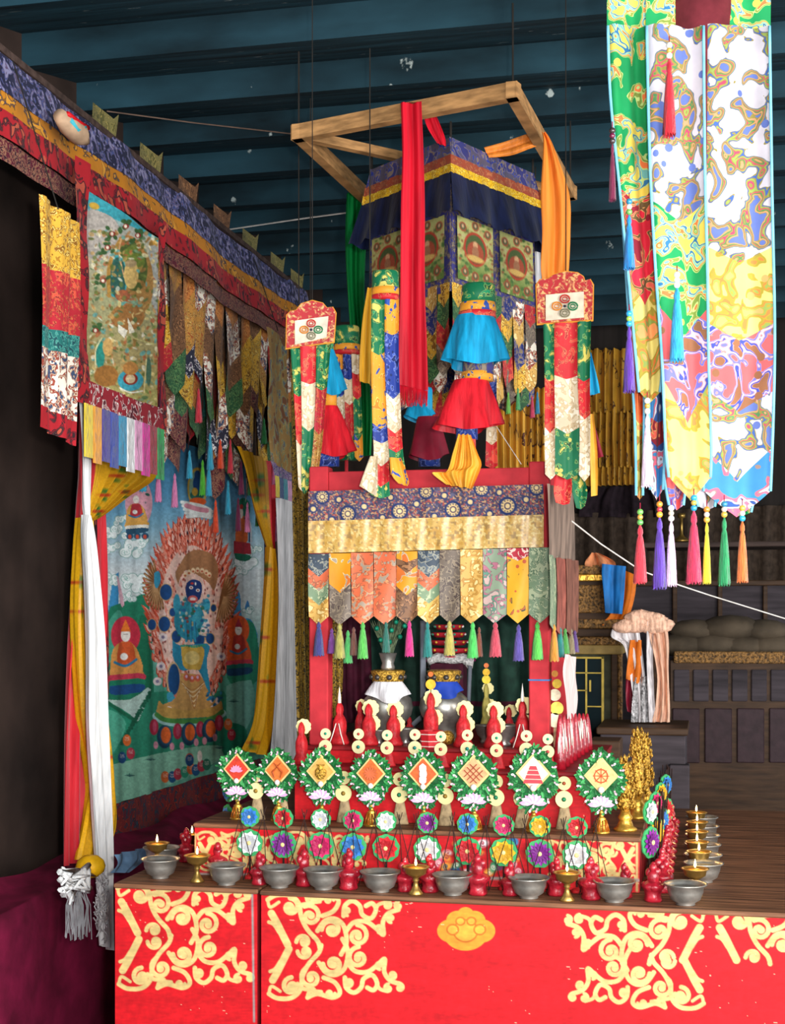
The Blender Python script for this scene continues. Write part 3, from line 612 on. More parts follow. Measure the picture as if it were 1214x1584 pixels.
# striped wings
for cx_, cy_, d in ((400, 860, -1), (850, 950, 1)):
    for k in range(17):
        a = R(-70 + k * 11); P.line([(cx_, cy_), (cx_ + d * 115 * math.cos(a), cy_ + 180 * math.sin(a))], 15, '8a5a34'); P.line([(cx_ + d * 20, cy_), (cx_ + d * 108 * math.cos(a), cy_ + 165 * math.sin(a))], 7, 'c9996a')
P.poly([(540, 860), (520, 780), (560, 700), (600, 640), (660, 610), (740, 620), (800, 660), (830, 760), (800, 900), (750, 840), (620, 760), (570, 780)], 'a8744e', 4)
for i, x in enumerate((590, 618, 648, 680, 712, 742, 765)): P.ell(x, 800 - 45 * math.sin((i + .5) / 7 * 3.14), 15, 20, 'e8c8a0'); P.ell(x, 806 - 45 * math.sin((i + .5) / 7 * 3.14), 9, 8, 'b85a3c')
for x, y, r in ((452, 915, 44), (440, 1145, 42), (527, 1235, 34), (690, 1255, 40), (770, 1250, 30), (795, 1030, 20), (500, 1060, 24), (350, 1150, 30)): P.ell(x, y, r + 5, r * 1.3 + 5, 'd8b070'); P.ell(x, y, r, r * 1.3, '1f4a80')
P.poly([(365, 780), (400, 760), (415, 830), (385, 890), (365, 850)], '3f9ab8', 2)
P.ell(620, 1120, 110, 140, '2f8ca0'); P.ell(650, 1080, 60, 90, '3fa0b4'); P.ell(530, 1000, 26, 70, '3f9cb4'); P.ell(745, 1010, 26, 50, '3fa0b8'); P.poly([(700, 1180), (750, 1100), (760, 1180), (700, 1220)], 'e8dcd8', 3)
for i in range(90): P.ell(q.uniform(530, 760), q.uniform(940, 1240), q.uniform(6, 16), q.uniform(6, 16), q.choice(['2f7f94', '54b0c0', 'c9a060', 'a83a34', 'e0d0b8', '2a5a8a', '1f6a54', '206f90', '206f90']), a=.8)
for x in (590, 625, 655): P.line([(x, 1130), (x + 8, 1270)], 14, '2f90b0'); P.line([(x + 9, 1130), (x + 17, 1270)], 3, '14506a')
P.ell(652, 895, 60, 72, '1d3468'); P.poly([(600, 850), (640, 825), (700, 840), (712, 900), (690, 970), (630, 990), (598, 940)], '1f3a72', 3)
P.ell(633, 882, 15, 12, 'f0e8e0'); P.ell(682, 902, 15, 12, 'f0e8e0'); P.ell(633, 882, 6, 6, 'a03028'); P.ell(682, 902, 6, 6, 'a03028'); P.ell(665, 855, 6, 12, 'f0e8e0'); P.ell(640, 852, 12, 8, 'c03a34')
P.ell(645, 965, 36, 26, 'd0605c'); P.ell(645, 965, 22, 12, 'f4dcd4'); P.ell(645, 985, 20, 10, 'b8343a')
# lower body: drum, legs, skirt
P.poly([(500, 1260), (560, 1300), (760, 1290), (745, 1420), (770, 1600), (760, 1660), (700, 1500), (640, 1470), (560, 1480), (500, 1380)], '2f8aa8', 3)
P.poly([(560, 1310), (720, 1310), (705, 1460), (665, 1475), (580, 1455)], 'd0a84c', 3); P.ell(640, 1390, 55, 50, 'e0c478')
for x in range(565, 730, 18): P.ell(x, 1305 + 5 * math.sin(x), 9, 8, '3f9a7a' if x % 4 else 'c9604a')
P.ell(505, 1540, 52, 120, 'd8b080'); P.ell(508, 1545, 42, 112, '1c4a7c'); P.poly([(455, 1650), (500, 1640), (540, 1760), (520, 1770), (470, 1720)], '3f9ab4', 2)
P.poly([(560, 1500), (700, 1520), (750, 1620), (850, 1760), (800, 1800), (420, 1800), (400, 1740), (520, 1680)], 'c99858', 3)
for k in range(9): P.line([(560 + k * 9, 1560 + k * 14), (640 + k * 2, 1620 + k * 17), (730 - k * 7, 1560 + k * 14)], 5, 'ecd9b4' if k % 2 else 'a86c3c', 5)
for x, y in ((600, 1530), (640, 1540), (680, 1535)): P.ell(x, y, 22, 26, 'cf6448'); P.ell(x, y - 6, 9, 12, 'dcb0cc')
for x, y in ((390, 1560), (415, 1450), (430, 1240), (850, 1380), (470, 1770), (800, 1760)): P.ell(x, y, 32, 30, 'f0dcd8'); P.ell(x, y, 12, 12, '8a7c9a')
for i in range(26): P.ell(q.uniform(750, 850), q.uniform(1640, 1740), 14, 9, q.choice(['2f7fa8', '3f9ac0', 'e0c0b8', '1f5a80']), q.uniform(0, 180))
P.poly([(385, 1790), (400, 1700), (450, 1740), (620, 1770), (800, 1740), (850, 1700), (860, 1780), (840, 1810), (400, 1830)], 'c79a50', 3)
P.line([(380, 1810), (450, 1850), (620, 1865), (780, 1840), (860, 1790)], 52, 'a8d0cc', 5); P.line([(385, 1800), (450, 1838), (620, 1850), (780, 1828), (856, 1780)], 34, '4c8a44', 5)
for x, y, big in ((365, 1900, 0), (450, 1950, 1), (535, 1930, 0), (625, 1930, 1), (700, 1915, 0), (775, 1905, 1), (835, 1870, 0)):
    if big: P.ell(x - 8, y + 10, 56, 84, '1c3f54'); P.ell(x, y, 50, 72, '24506c'); P.ell(x, y - 2, 36, 60, 'e86a30')
    else: P.ell(x, y - 10, 32, 58, 'b02c44'); P.ell(x + 4, y - 14, 14, 40, 'c8506a')
for x, y in ((378, 2020), (495, 2030), (566, 2025), (670, 2000), (730, 1990), (805, 1965)): P.ell(x, y, 17, 28, 'd890a0')
# small seated figures (generic)
def figure(x, y, w, h, halo, robe, robe2, seat, face='f0e4d8', hat=None, tall=0):
    P.ell(x, y - h * .28, w * .46, h * .26, halo); P.ell(x, y - h * .28, w * .40, h * .23, halo)
    P.poly([(x - w * .5, y + h * .3), (x - w * .42, y - h * .05), (x - w * .15, y - h * .18), (x + w * .15, y - h * .18), (x + w * .42, y - h * .02), (x + w * .5, y + h * .3)], robe, 3)
    P.poly([(x - w * .2, y - h * .17), (x + w * .2, y - h * .17), (x + w * .28, y + h * .12), (x - w * .25, y + h * .12)], robe2, 3)
    P.line([(x - w * .34, y + h * .10), (x, y + h * .15), (x + w * .34, y + h * .06)], h * .035, '2f7aa0', 3)
    P.ell(x - w * .05, y + h * .02, w * .12, h * .05, 'ece4dc'); P.ell(x, y - h * .28, w * .15, h * .095, face); P.line([(x - w * .06, y - h * .29), (x + w * .07, y - h * .29)], 2, '5a3a30')
    if hat: P.poly([(x - w * .16, y - h * .33), (x, y - h * .5), (x + w * .16, y - h * .33)], hat)
    for k, s_ in enumerate(seat): P.poly([(x - w * .52 + k * 3, y + h * (.28 + .075 * k)), (x + w * .52, y + h * (.25 + .075 * k)), (x + w * .52 - k * 4, y + h * (.36 + .075 * k)), (x - w * .46 + k * 4, y + h * (.40 + .075 * k))], s_, 3)
figure(160, 1370, 230, 520, 'cc3246', 'd9924a', 'd2582c', ['c83a50', '1f7a5c', '1f4a80'], hat='e8762c')
figure(975, 1300, 170, 400, 'e85c2a', 'dc5a2c', 'c43a2c', ['c83c4c', '1f6a5c', '1d4468'], hat='b03040')
P.ell(255, 270, 98, 180, 'e0a0ac'); P.ell(255, 270, 90, 172, 'e0a0ac'); 
for x, y in ((295, 170), (318, 210), (290, 265), (285, 320), (240, 330), (300, 150)): P.ell(x, y, 17, 10, '1f5c50', 20)
figure(235, 330, 150, 300, 'e0a0ac', 'd9a050', 'b8343c', ['dca24c', 'e8e0d0', '2a5068'])
for x in (190, 245, 300): P.ell(x, 510, 26, 24, '24506c'); P.ell(x, 515, 13, 16, 'c9503c')
P.ell(678, 160, 72, 145, 'd8b048'); P.ell(678, 165, 60, 128, '8ab098'); P.ell(680, 130, 34, 60, '22508a'); P.ell(678, 70, 20, 34, '1f4a80'); P.ell(675, 215, 50, 36, '2a6a5c'); P.ell(680, 262, 62, 30, 'e0602c'); P.ell(660, 190, 22, 30, 'c9a040')
for k in range(5): P.line([(565 + k * 10, 265 + k * 26), (700, 290 + k * 18), (770 + (k % 2) * 16, 320 + k * 14)], 24, 'e9ece8', 4); P.line([(565 + k * 10, 280 + k * 26), (700, 304 + k * 18), (770 + (k % 2) * 14, 334 + k * 14)], 3, '8aa8a8', 4)
P.line([(600, 290), (680, 315), (745, 325)], 34, 'd890a0', 3)
P.ell(1010, 310, 50, 75, '1f6a50'); P.poly([(950, 560), (960, 420), (985, 370), (1020, 370), (1040, 430), (1035, 560)], 'd2602c', 3); P.ell(995, 345, 15, 38, 'ecdccc'); P.ell(997, 298, 13, 18, 'b83a34')
P.poly([(942, 545), (1060, 560), (1068, 640), (942, 640)], 'a82c38'); P.poly([(945, 632), (1062, 650), (1040, 690), (960, 680)], '1f6a50', 2); P.line([(1030, 370), (1062, 430), (1066, 550)], 13, 'c8ccd0', 4); P.line([(1020, 380), (1050, 440), (1054, 550)], 10, '1f3a60', 4)
for x, y, c_ in ((170, 1985, 'dc6a30'), (135, 2110, '1f4a78'), (197, 2080, 'b83a4a'), (925, 1945, 'b83040'), (900, 1870, 'd86a34'), (445, 2250, 'd86a34'), (497, 2250, '1f5078'), (537, 2230, 'b83a4a'), (587, 2215, '2f8a6a'), (632, 2190, 'd86a34'), (667, 2200, '1f5078'), (708, 2170, 'b83a4a'), (745, 2160, '2a6a54'), (622, 2120, 'c8604a'), (622, 2130, '1f4a78')):
    P.ell(x, y, 30, 42, c_)
    for k in (0, 10, 20): P.line([(x - 14, y - 24 + k), (x, y - 18 + k), (x + 14, y - 24 + k)], 2.5, 'f0dcd0', 3)
P.ell(695, 2100, 18, 42, 'f0e4d8')
P.c *= (.93 + .14 * vnoise(P.U, P.V, 14, 9))[..., None]
grid('painting', Pg, painted(), th, None, P.c)
def zyband(name, mat, ya, yb_, za, zb, x): Yg, Zg = np.meshgrid(np.linspace(ya, yb_, 40), np.linspace(zb, za, 16)); return grid(name, np.stack([x + .008 * np.sin(Yg * 13 + Zg * 5), Yg, Zg], -1), mat, th)
zyband('side_border', b_redw, y0 - .26, y0 + .004, zb0 - .1, zt0, XB + .004); zyband('side_border', mk('navy_cloth', '1c1f3c', .8), y1 - .003, y1 + .07, zb0 - .1, zt0, XB + .004)
zyband('lower_border', brocade('dark_floral_brocade', '7c2224', ['a83a24', '4a2a3a', '2c4a5c', '6a1c2c'], 20, '2c1a24', cover=.6), y0 - .25, y1 + .4, zb0 - .16, zb0 + .004, XB + .01)
# ---------------------------------------------------------------- curtains and scarves on the left wall
def curt_pig(base, spots, edge=None, eside=1, ew=.2, tie=None):
    def f(px, py, U, V):
        P = Paint(px, py, base)
        if edge is not None:
            m = (U > 1 - ew) if eside > 0 else (U < ew); P.m(m * 1., edge)
        for x, y in spots:
            P.ell(x, y - 4, 2.4, 4.5, '2f6a2c'); P.ell(x + 4, y + 1, 4.2, 2, 'b0281c'); P.ell(x - 5, y + 1, 4.2, 2, 'b0281c'); P.ell(x, y + 6, 2.2, 4, '2f6a2c')
        return P.c
    return f
XC = XW + .30
m_silk = painted('printed_silk', .5, 120, .35)
t = thing('gathered_curtain', 'mustard printed curtain with red edge gathered at the left side of the large thangka', 'curtain', zat(130, 1330, XC))
psheet('upper_drape', [m_silk], [(133, 672, 246, 700), (134, 710, 236, 740), (134, 750, 196, 768), (130, 786, 160, 796), (128, 806, 140, 808)], 'X', XC, t, 150, 150, 7, .014, 0, pigf=curt_pig('d09a1c', [(180, 735), (193, 760), (160, 765), (190, 720), (150, 790)], 'b8202a', -1, .13), grow=-.6)
psheet('red_lining', [mk('crimson_silk', 'c8202c', .5, scale=12, stretch=(4, 4, .5), sheen=.3)], [(122, 640, 150, 650), (122, 720, 148, 730), (120, 790, 136, 800), (112, 900, 134, 900), (104, 1010, 132, 1020), (98, 1150, 134, 1150), (96, 1340, 132, 1330)], 'X', XC - .02, t, 30, 50, 2.5, .014)
psheet('lower_fall', [m_silk], [(122, 800, 136, 806), (116, 860, 140, 860), (112, 960, 142, 960), (118, 1100, 160, 1100), (132, 1200, 172, 1200), (128, 1260, 174, 1280), (116, 1330, 150, 1330)], 'X', XC + .005, t, 60, 300, 3.2, .016, 1, pigf=curt_pig('e0a614', [(122, 900), (124, 945), (150, 1210), (162, 1100), (162, 1170), (160, 1260)]))
psheet('red_flap', [mk('crimson_silk', 'c8202c')], [(150, 790, 162, 790), (148, 900, 164, 900), (150, 1000, 162, 1000), (150, 1090, 160, 1090)], 'X', XC - .05, t, 8, 20, 1, .01)
t = thing('gathered_curtain', 'mustard printed curtain with red edge tied at the right side of the large thangka', 'curtain', zat(410, 1165, XC))
psheet('upper_drape', [m_silk], [(366, 690, 428, 720), (376, 720, 426, 740), (390, 780, 424, 800), (404, 822, 424, 836), (412, 846, 426, 850)], 'X', XC, t, 90, 150, 4, .012, 0, pigf=curt_pig('b98614', [(396, 765), (402, 742), (410, 790)], 'c0202c', 1, .25), grow=-.5)
psheet('lower_fall', [m_silk], [(412, 845, 424, 850), (408, 900, 430, 900), (402, 980, 430, 980), (396, 1060, 428, 1060), (388, 1120, 424, 1130), (372, 1160, 416, 1170)], 'X', XC + .005, t, 70, 250, 2.6, .012, 1, pigf=curt_pig('dca010', [(412, 880), (405, 985), (413, 1053), (390, 1148)], 'c0202c', 1, .10))
m_white = mk('white_silk', 'e6e4e2', .55, var=.14, scale=16, stretch=(5, 5, .4), bump=.4, sheen=.3)
m_greyw = mk('grey_white_silk', 'd2cfd0', .6, var=.2, scale=18, stretch=(5, 5, .4), bump=.4)
t = thing('white_scarf', 'long white offering scarf hanging at the left side of the picture, knotted and frayed below', 'scarf', zat(160, 1440, XC + .05))
psheet('upper_length', [m_white], [(122, 618, 136, 622), (125, 700, 140, 704), (126, 770, 138, 774), (130, 796, 136, 797)], 'X', XC + .05, t, 16, 24, 1.5, .008)
psheet('lower_length', [m_white], [(130, 796, 136, 797), (127, 830, 143, 832), (130, 900, 150, 900), (132, 1000, 158, 1000), (132, 1120, 162, 1120), (138, 1220, 166, 1220), (144, 1310, 170, 1315), (150, 1380, 170, 1385), (153, 1460, 172, 1470)], 'X', XC + .05, t, 24, 60, 2, .012, 1)
b = MB(); rs = random.Random(3)
for i in range(40):
    x = 158 + rs.uniform(-9, 9); y = 1340 + rs.uniform(0, 95); b.tube([zat(x + rs.uniform(-6, 6), y + k * 9, XC + .07 + rs.uniform(0, .02)) for k in range(4)], .0022, 5)
b.build('frayed_end', m_greyw, t)
t = thing('white_scarf', 'grey-white offering scarf hanging to the right of the large thangka', 'scarf', zat(440, 1165, XC + .02))
psheet('length', [m_greyw], [(426, 770, 452, 772), (427, 830, 453, 834), (428, 930, 458, 936), (424, 1030, 462, 1040), (420, 1110, 464, 1120), (416, 1165, 462, 1185)], 'X', XC + .03, t, 30, 50, 3.2, .012)
t = thing('tied_scarf_bundle', 'bundle of knotted white and yellow scarves at the lower left corner', 'scarf bundle', zat(125, 1440, XC + .12))
b = MB(); rs = random.Random(9)
for k in range(14):
    a = rs.uniform(0, 6.28); x, y = 120 + 14 * math.cos(a), 1355 + 14 * math.sin(a); b.tube([zat(x + rs.uniform(-16, 16), y + rs.uniform(-10, 14) + 5 * j, XC + .12 + .01 * j) for j in range(5)], [.004, .009, .01, .008, .003], 6)
b.build('white_knot', m_white, t, True)
b = MB(); b.blob(zat(140, 1340, XC + .1), .045, 14, sq=(1, 1, .8)); b.build('yellow_knot', mk('yellow_silk', 'e6ac14', .5), t, True)
b = MB()
for k in range(40):
    x = 104 + rs.uniform(0, 34); b.tube([zat(121 + rs.uniform(-9, 9), 1362 + rs.uniform(-6, 6), XC + .13), zat(x + rs.uniform(-3, 3), 1400, XC + .15), zat(x + rs.uniform(-6, 6), 1430 + rs.uniform(0, 25), XC + .15)], .0016, 4)
b.build('frayed_end', mk('grey_thread', '8c8a8c', .8), t)
# covered bench under the thangka
t = thing('covered_bench', 'bench covered in wine-red cloth along the foot of the large thangka', 'bench', (XW + .3, 4.9, 0))
m_wine = mk('wine_cloth', '7a1438', .8, var=.3, scale=9, bump=.5)
zb1 = zb0 - .12
b = MB(); b.box((XW + .15, 4.95, (zb1 - .14) / 2), (.14, 3.4, zb1 - .14)); b.build('seat_frame', m_dwood, t)
Yg, T = np.meshgrid(np.linspace(3.2, 6.7, 90), np.linspace(0, 1, 30)); 
X_ = XW + .09 + .17 * np.minimum(1, T * 1.6) + .012 * np.sin(Yg * 11 + T * 5); Z_ = zb1 + .015 - .05 * np.minimum(1, T * 1.6) - np.maximum(0, T - .6) * 1.7 + .012 * np.sin(Yg * 7 + T * 9)
grid('wine_cloth', np.stack([X_, Yg, Z_], -1), m_wine, t)
t2 = psheet('blue_cloth', [mk('pale_blue_cloth', '6a8cae', .8, bump=.5)], [(176, 1322, 222, 1312), (178, 1336, 226, 1326), (168, 1350, 200, 1350)], 'X', XW + .50, None, 16, 10, 2, .01)
tag(t2, 'pale blue folded cloth between the bench and the left altar table', 'cloth')
# ================================================================ CANOPIED SHRINE
m_post = mk('matt_red_paint', 'b82c34', .7, var=.14, scale=20, bump=.1)
zR0, zR1 = at(660, 757, 'Y', YP)[2], at(660, 726, 'Y', YP)[2]
XsL, XsR = at(478, 900, 'Y', YP)[0], at(849, 900, 'Y', YP)[0]; YPb = 4.52; pw = at(507, 900, 'Y', YP)[0] - XsL
sh = thing('canopied_shrine', 'red post shrine frame with blue roundel and gold valance on the top altar step', 'shrine', ((XsL + XsR) / 2, YP, z4))
for x in (XsL + pw / 2, XsR - pw / 2):
    for y in (YP + pw / 2, YPb):
        zt = at(480, 722, 'Y', YP)[2] if x < -.3 else at(830, 708, 'Y', YP)[2]
        b = MB(); b.box((x, y, (z4 + zt) / 2), (pw, pw, zt - z4), bev=.003); b.build('post', m_post, sh)
for a_, b_ in (((XsL + pw, YP + .01), (XsR - pw, YP + .01)), ((XsL + pw, YPb), (XsR - pw, YPb))):
    b = MB(); b.box(((a_[0] + b_[0]) / 2, a_[1] + .012, (zR0 + zR1) / 2), (b_[0] - a_[0], .03, zR1 - zR0), bev=.002); b.build('rail', m_post, sh)
for x in (XsL + pw / 2, XsR - pw / 2):
    b = MB(); b.box((x, (YP + YPb) / 2 + .02, (zR0 + zR1) / 2), (.03, YPb - YP - .06, zR1 - zR0), bev=.002); b.build('rail', m_post, sh)
b = MB(); b.box((XsR - pw / 2, YP + pw / 2, at(835, 1052, 'Y', YP)[2]), (pw + .004, pw + .004, .004)); b.build('blue_tie', mk('blue_string', '2a7ab8', .6), sh)
YV = YP - .022
def px_pig(fn): return lambda px, py, U, V: fn(Paint(px, py, 'ffffff'))
def roundels(P):
    P.c[:] = hx('443f55'); n = vnoise(P.U, P.V, 2.2, 4); n2 = vnoise(P.U, P.V, 2.6, 14)
    P.m((n > .66) * 1., 'b08a66'); P.m((n2 > .7) * 1., '58566e'); P.m((vnoise(P.U, P.V, 2, 24) > .75) * 1., '9a4a44')
    f = .4036
    for x, y, r in ((268, 235, 32), (466, 225, 32), (670, 218, 33), (880, 205, 35), (567, 150, 30), (780, 140, 30), (170, 170, 28), (990, 135, 30)):
        X, Y = 430 + x * f, 700 + y * f; r *= f
        P.ell(X, Y, r, r, '22305c', aa=1); P.ell(X, Y, r * .74, r * .74, 'd2b27c', aa=1)
        for k in range(12): a = k * math.pi / 6; P.ell(X + r * .62 * math.cos(a), Y + r * .62 * math.sin(a), 1.1, 1.1, '2a3050', aa=1)
        P.ell(X, Y, r * .4, r * .4, '3a3450', aa=1); P.ell(X, Y, r * .26, r * .26, 'd8bc88', aa=1)
    for x, y in ((232, 180), (330, 207), (530, 197), (637, 165), (737, 190), (848, 153), (950, 180), (136, 217), (600, 245), (400, 250), (810, 235), (432, 172), (205, 258)):
        X, Y = 430 + x * f, 700 + y * f; P.ell(X, Y, 6.2, 6.2, '25325e', aa=1); P.ell(X, Y, 3.8, 3.8, 'cdb080', aa=1)
    return P.c
psheet('blue_roundel_band', [painted()], [(477, 760, 840, 749), (477, 809, 842, 798)], 'Y', YV, sh, 300, 50, 6, .003, 0, pigf=px_pig(roundels))
def goldband(P):
    P.c[:] = hx('c49c50'); n = vnoise(P.U, P.V, 5, 4); P.m((n > .62) * .8, 'b98a3c'); P.m((vnoise(P.U, P.V, 3, 5) > .72) * .8, 'dcc484'); P.m((vnoise(P.U, P.V, 4, 7) > .74) * .7, '8a6a3c'); return P.c
psheet('gold_band', [painted('gold_silk', .38, 200, .6)], [(477, 806, 841, 796), (477, 856, 841, 846)], 'Y', YV - .006, sh, 260, 34, 9, .002, 1, pigf=px_pig(goldband))
b_orng = brocade('orange_dragon_brocade', 'e08a1a', ['9a8a78', 'c8682c'], 22, 'd8c8a0', cover=.35)
b_sal = brocade('salmon_floral_brocade', 'cf6440', ['a8543c', 'd88a5c', '9c8a78'], 40, '8a5a3c', cover=.5)
b_slate = brocade('slate_silver_brocade', '3a4450', ['8a8a80', '56606a'], 50, 'b0a890', cover=.45)
b_grey = brocade('grey_brown_brocade', '6e6054', ['8c7a66', '584a44'], 50, 'a09078', cover=.45)
b_goldp = brocade('pale_gold_brocade', 'd0a458', ['b8863c', 'e8cc8c'], 36, '9a7434', cover=.5)
b_pinkg = brocade('pink_green_floral', '8a9a80', ['b06a7c', '5c8a74', 'c8a8a0'], 26, '6a5a54', cover=.6)
b_yelf = brocade('yellow_sprig_brocade', 'e8a828', ['2f4a3c', 'c85a34'], 26, 'b8802a', cover=.22)
b_sage = brocade('sage_silver_brocade', '74896a', ['5c7458', 'a8b08c'], 40, 'c8c8a0', cover=.5)
b_redst = brocade('red_silver_stripe', 'b82c3c', ['e8c0b0', '9c2030'], 40, 'f0d8c8', cover=.4)
PN = [(477, 509, [b_slate, b_sal, b_sage, b_goldp], [.32, .52, .72]), (509, 543, [b_orng, b_grey], [.55]), (543, 578, [b_sal], []), (578, 613, [b_sal], []), (613, 646, [b_orng, b_brown, b_orng, b_brown], [.15, .3, .6]),
      (646, 680, [b_slate, b_sal, b_sage, b_goldp], [.36, .55, .72]), (680, 712, [b_grey], []), (712, 747, [b_goldp], []), (747, 784, [b_pinkg], []), (784, 818, [b_redst, b_yelf], [.17]), (818, 852, [b_sage], [])]
tips = []
for i, (xa, xb, ms, cuts) in enumerate(PN):
    ya = 857 - (xa - 477) * .029; A = at(xa, ya, 'Y', YV - .003); B = at(xb, ya, 'Y', YV - .003); L_ = (964 - ya) * np.linalg.norm(B - A) / (xb - xa) * 1.0
    o, tp = pennant(sh, A, (B[0] - A[0] - .001, 0, 0), L_, ms, cuts, .026 , fold=.004, ph=i, nrm=(0, -1, 0), nu=9); tips.append(tp)
for px, y0_, y1_, cc, r in ((493, 962, 1016, '3c3c78', 9), (525, 964, 1020, 'a8a050', 9), (538, 975, 1027, '4aa858', 8), (547, 970, 1015, '7a4a3c', 7), (561, 962, 1020, '5ab850', 9), (633, 960, 1016, 'd02c7c', 8), (661, 962, 1017, '1c7a74', 8), (695, 960, 1014, 'b8a850', 9), (731, 962, 1018, '4cc058', 9), (741, 970, 1016, '8a4a34', 6), (766, 962, 1016, 'c84858', 10), (802, 966, 1022, '5a4a98', 9), (831, 962, 1020, '5ac04c', 9), (513, 972, 1012, '7a3c8a', 7), (597, 962, 1010, '2a6a5c', 7)):
    p = at(px, y0_, 'Y', YV - .006 + (.02 if cc in ('4aa858', '7a4a3c', '8a4a34', '7a3c8a') else 0)); k = 3.93 / F
    tassel(sh, p, (y1_ - y0_) * k, r * k, silk(cc), n=26)
# right flank valance
XF = XsR + .012
psheet('side_band', [mk('brown_grey_silk', '8a7466', .7, var=.35, scale=10, stretch=(4, 4, .5), bump=.5)], [(846, 748, 886, 762), (846, 800, 888, 806), (848, 862, 890, 868)], 'X', XF, sh, 30, 20, 5, .005)
for xa, xb, yt, yb_, mt in ((849, 862, 858, 975, b_sage), (860, 877, 862, 985, mk('rust_pink_silk', '9c5648', .7, var=.3, scale=20)), (875, 894, 864, 985, mk('rust_brown_silk', '8a5848', .7, var=.3, scale=20))):
    psheet('side_pennant', [mt], [(xa, yt, xb, yt + 3), (xa, (yt + yb_) / 2, xb, (yt + yb_) / 2), (xa, yb_, xb, yb_ + 4)], 'X', XF + .004, sh, 9, 16, 1, .004, vee=.12)
for px, y0_, y1_, cc in ((857, 966, 1020, 'd08a2c'), (866, 970, 1016, '1f7a74'), (874, 972, 1012, '4c9a44'), (883, 972, 1014, '8c7c5c'), (889, 975, 1012, '5c3c7c')):
    p = at(px, y0_, 'X', XF + .006); tassel(sh, p, (y1_ - y0_) * 4.1 / F, 7 * 4.1 / F, silk(cc))
t = psheet('pink_white_scarf', [mk('pinkish_silk', 'e6cfca', .6, var=.12, scale=14, stretch=(4, 4, .5))], [(874, 1012, 890, 1016), (868, 1040, 888, 1045), (872, 1075, 892, 1080), (876, 1112, 890, 1112)], 'X', XF + .03, None, 10, 20, 1, .006)
tag(t, 'pinkish white scarf hanging at the right flank of the red post shrine', 'scarf')
# backdrop inside
m_dkg = mk('dark_green_cloth', '1c3a30', .8, var=.3); m_dkm = mk('dark_maroon_cloth', '4a1428', .8, var=.3)
psheet('back_cloth', [m_dkg, m_dkm], [(515, 760, 850, 760), (515, 900, 850, 900), (515, 1050, 850, 1050), (515, 1118, 850, 1118)], 'Y', 4.47, sh, 60, 30, 9, .012, bands=[(.79, 0), (.83, 1), (.9, 0), (1.01, 0)])
psheet('back_cloth', [m_dkm], [(522, 940, 572, 940), (520, 1050, 576, 1050), (524, 1118, 574, 1118)], 'Y', 4.42, sh, 20, 20, 3, .01)
psheet('spotted_curtain', [brocade('gold_black_brocade', 'a8842c', ['2c2418', 'c8a040'], 60, '3a2c14', cover=.55)], [(508, 930, 528, 930), (508, 1030, 530, 1030), (510, 1110, 526, 1110)], 'Y', 4.38, sh, 12, 20, 1.5, .008)
t = psheet('brocade_curtain', [brocade('gold_black_brocade', 'a8842c', ['2c2418', 'c8a040'], 60)], [(450, 560, 474, 560), (452, 770, 476, 770), (454, 850, 477, 850), (456, 960, 478, 960), (458, 1060, 480, 1060), (460, 1150, 480, 1150)], 'D', 4.9, None, 16, 30, 2, .015)
cordup(t, at(462, 562, 'D', 4.9), ZCEIL - .03); tag(t, 'black and gold brocade curtain strip just left of the red post shrine', 'curtain')
t = psheet('dark_curtain', [m_dkm], [(462, 760, 500, 760), (462, 1150, 500, 1150)], 'D', 5.1, None, 16, 30, 3, .02)
cordup(t, at(480, 762, 'D', 5.1), ZCEIL - .03); tag(t, 'dark maroon curtain behind the left post of the shrine', 'curtain')

# ---------------------------------------------------------------- wooden hanging frame near the ceiling
m_pine = mk('raw_pine', 'b98a58', .65, var=.3, scale=14, stretch=(1, 1, 5), bump=.25)
ZF = 3.20
F1, F2, F3 = at(462, 206, 'Z', ZF), at(793, 142, 'Z', ZF), at(882, 298, 'Z', ZF); F4 = F1 + F3 - F2
fr = thing('batten_rack', 'square rack of raw pine battens hung under the ceiling above the shrine', 'rack', (F1 + F3) / 2)
for a_, b_ in ((F1, F2), (F2, F3), (F3, F4), (F4, F1)):
    d = (b_ - a_) / np.linalg.norm(b_ - a_); b = MB(); b.bar(a_ - d * .02, b_ + d * .02, .035, .05); b.build('batten', m_pine, fr)
b = MB(); b.bar(F1 + [0, 0, -.005], F3 + [0, 0, -.005], .03, .03); b.build('brace', m_pine, fr)
for q in (F1, F2, F3, F4):
    b = MB(); b.tube([q, q + [0, 0, ZCEIL - .03 - ZF]], .003, 5); b.build('cord', mk('dark_cord', '2a2622', .8), fr)
# ---------------------------------------------------------------- square brocade canopy
CZ = 3.153
N_, Lc, Rc = at(697, 212, 'Z', CZ), at(575, 262, 'Z', CZ), at(824, 268, 'Z', CZ); Bc = Lc + Rc - N_
cn = thing('square_canopy', 'square hanging canopy of blue, red and gold brocade with picture panels and pennants', 'canopy', (N_ + Bc) / 2 + [0, 0, -.8])
b_blg = brocade('grey_blue_scroll_brocade', '5a5468', ['2c3f9a', '8a7a70', '3a3c78'], 20, '7a7080', cover=.6)
b_rdb = brocade('dull_red_brocade', 'a04a34', ['8a3c34', 'b86a44'], 50, 'c08a5c', cover=.45)
b_gdb = brocade('bright_gold_braid', 'e8b824', ['c08a1c', 'f4d860'], 90, '9a6a18', cover=.5)
m_navy = mk('navy_silk', '101a3c', .5, var=.4, scale=8, stretch=(5, 5, .5), bump=.3, sheen=.1)
b_bord = brocade('violet_border_brocade', '3c3a78', ['6a5a44', '2c3468', '8a7a68'], 40, '8a7a5a', cover=.5)
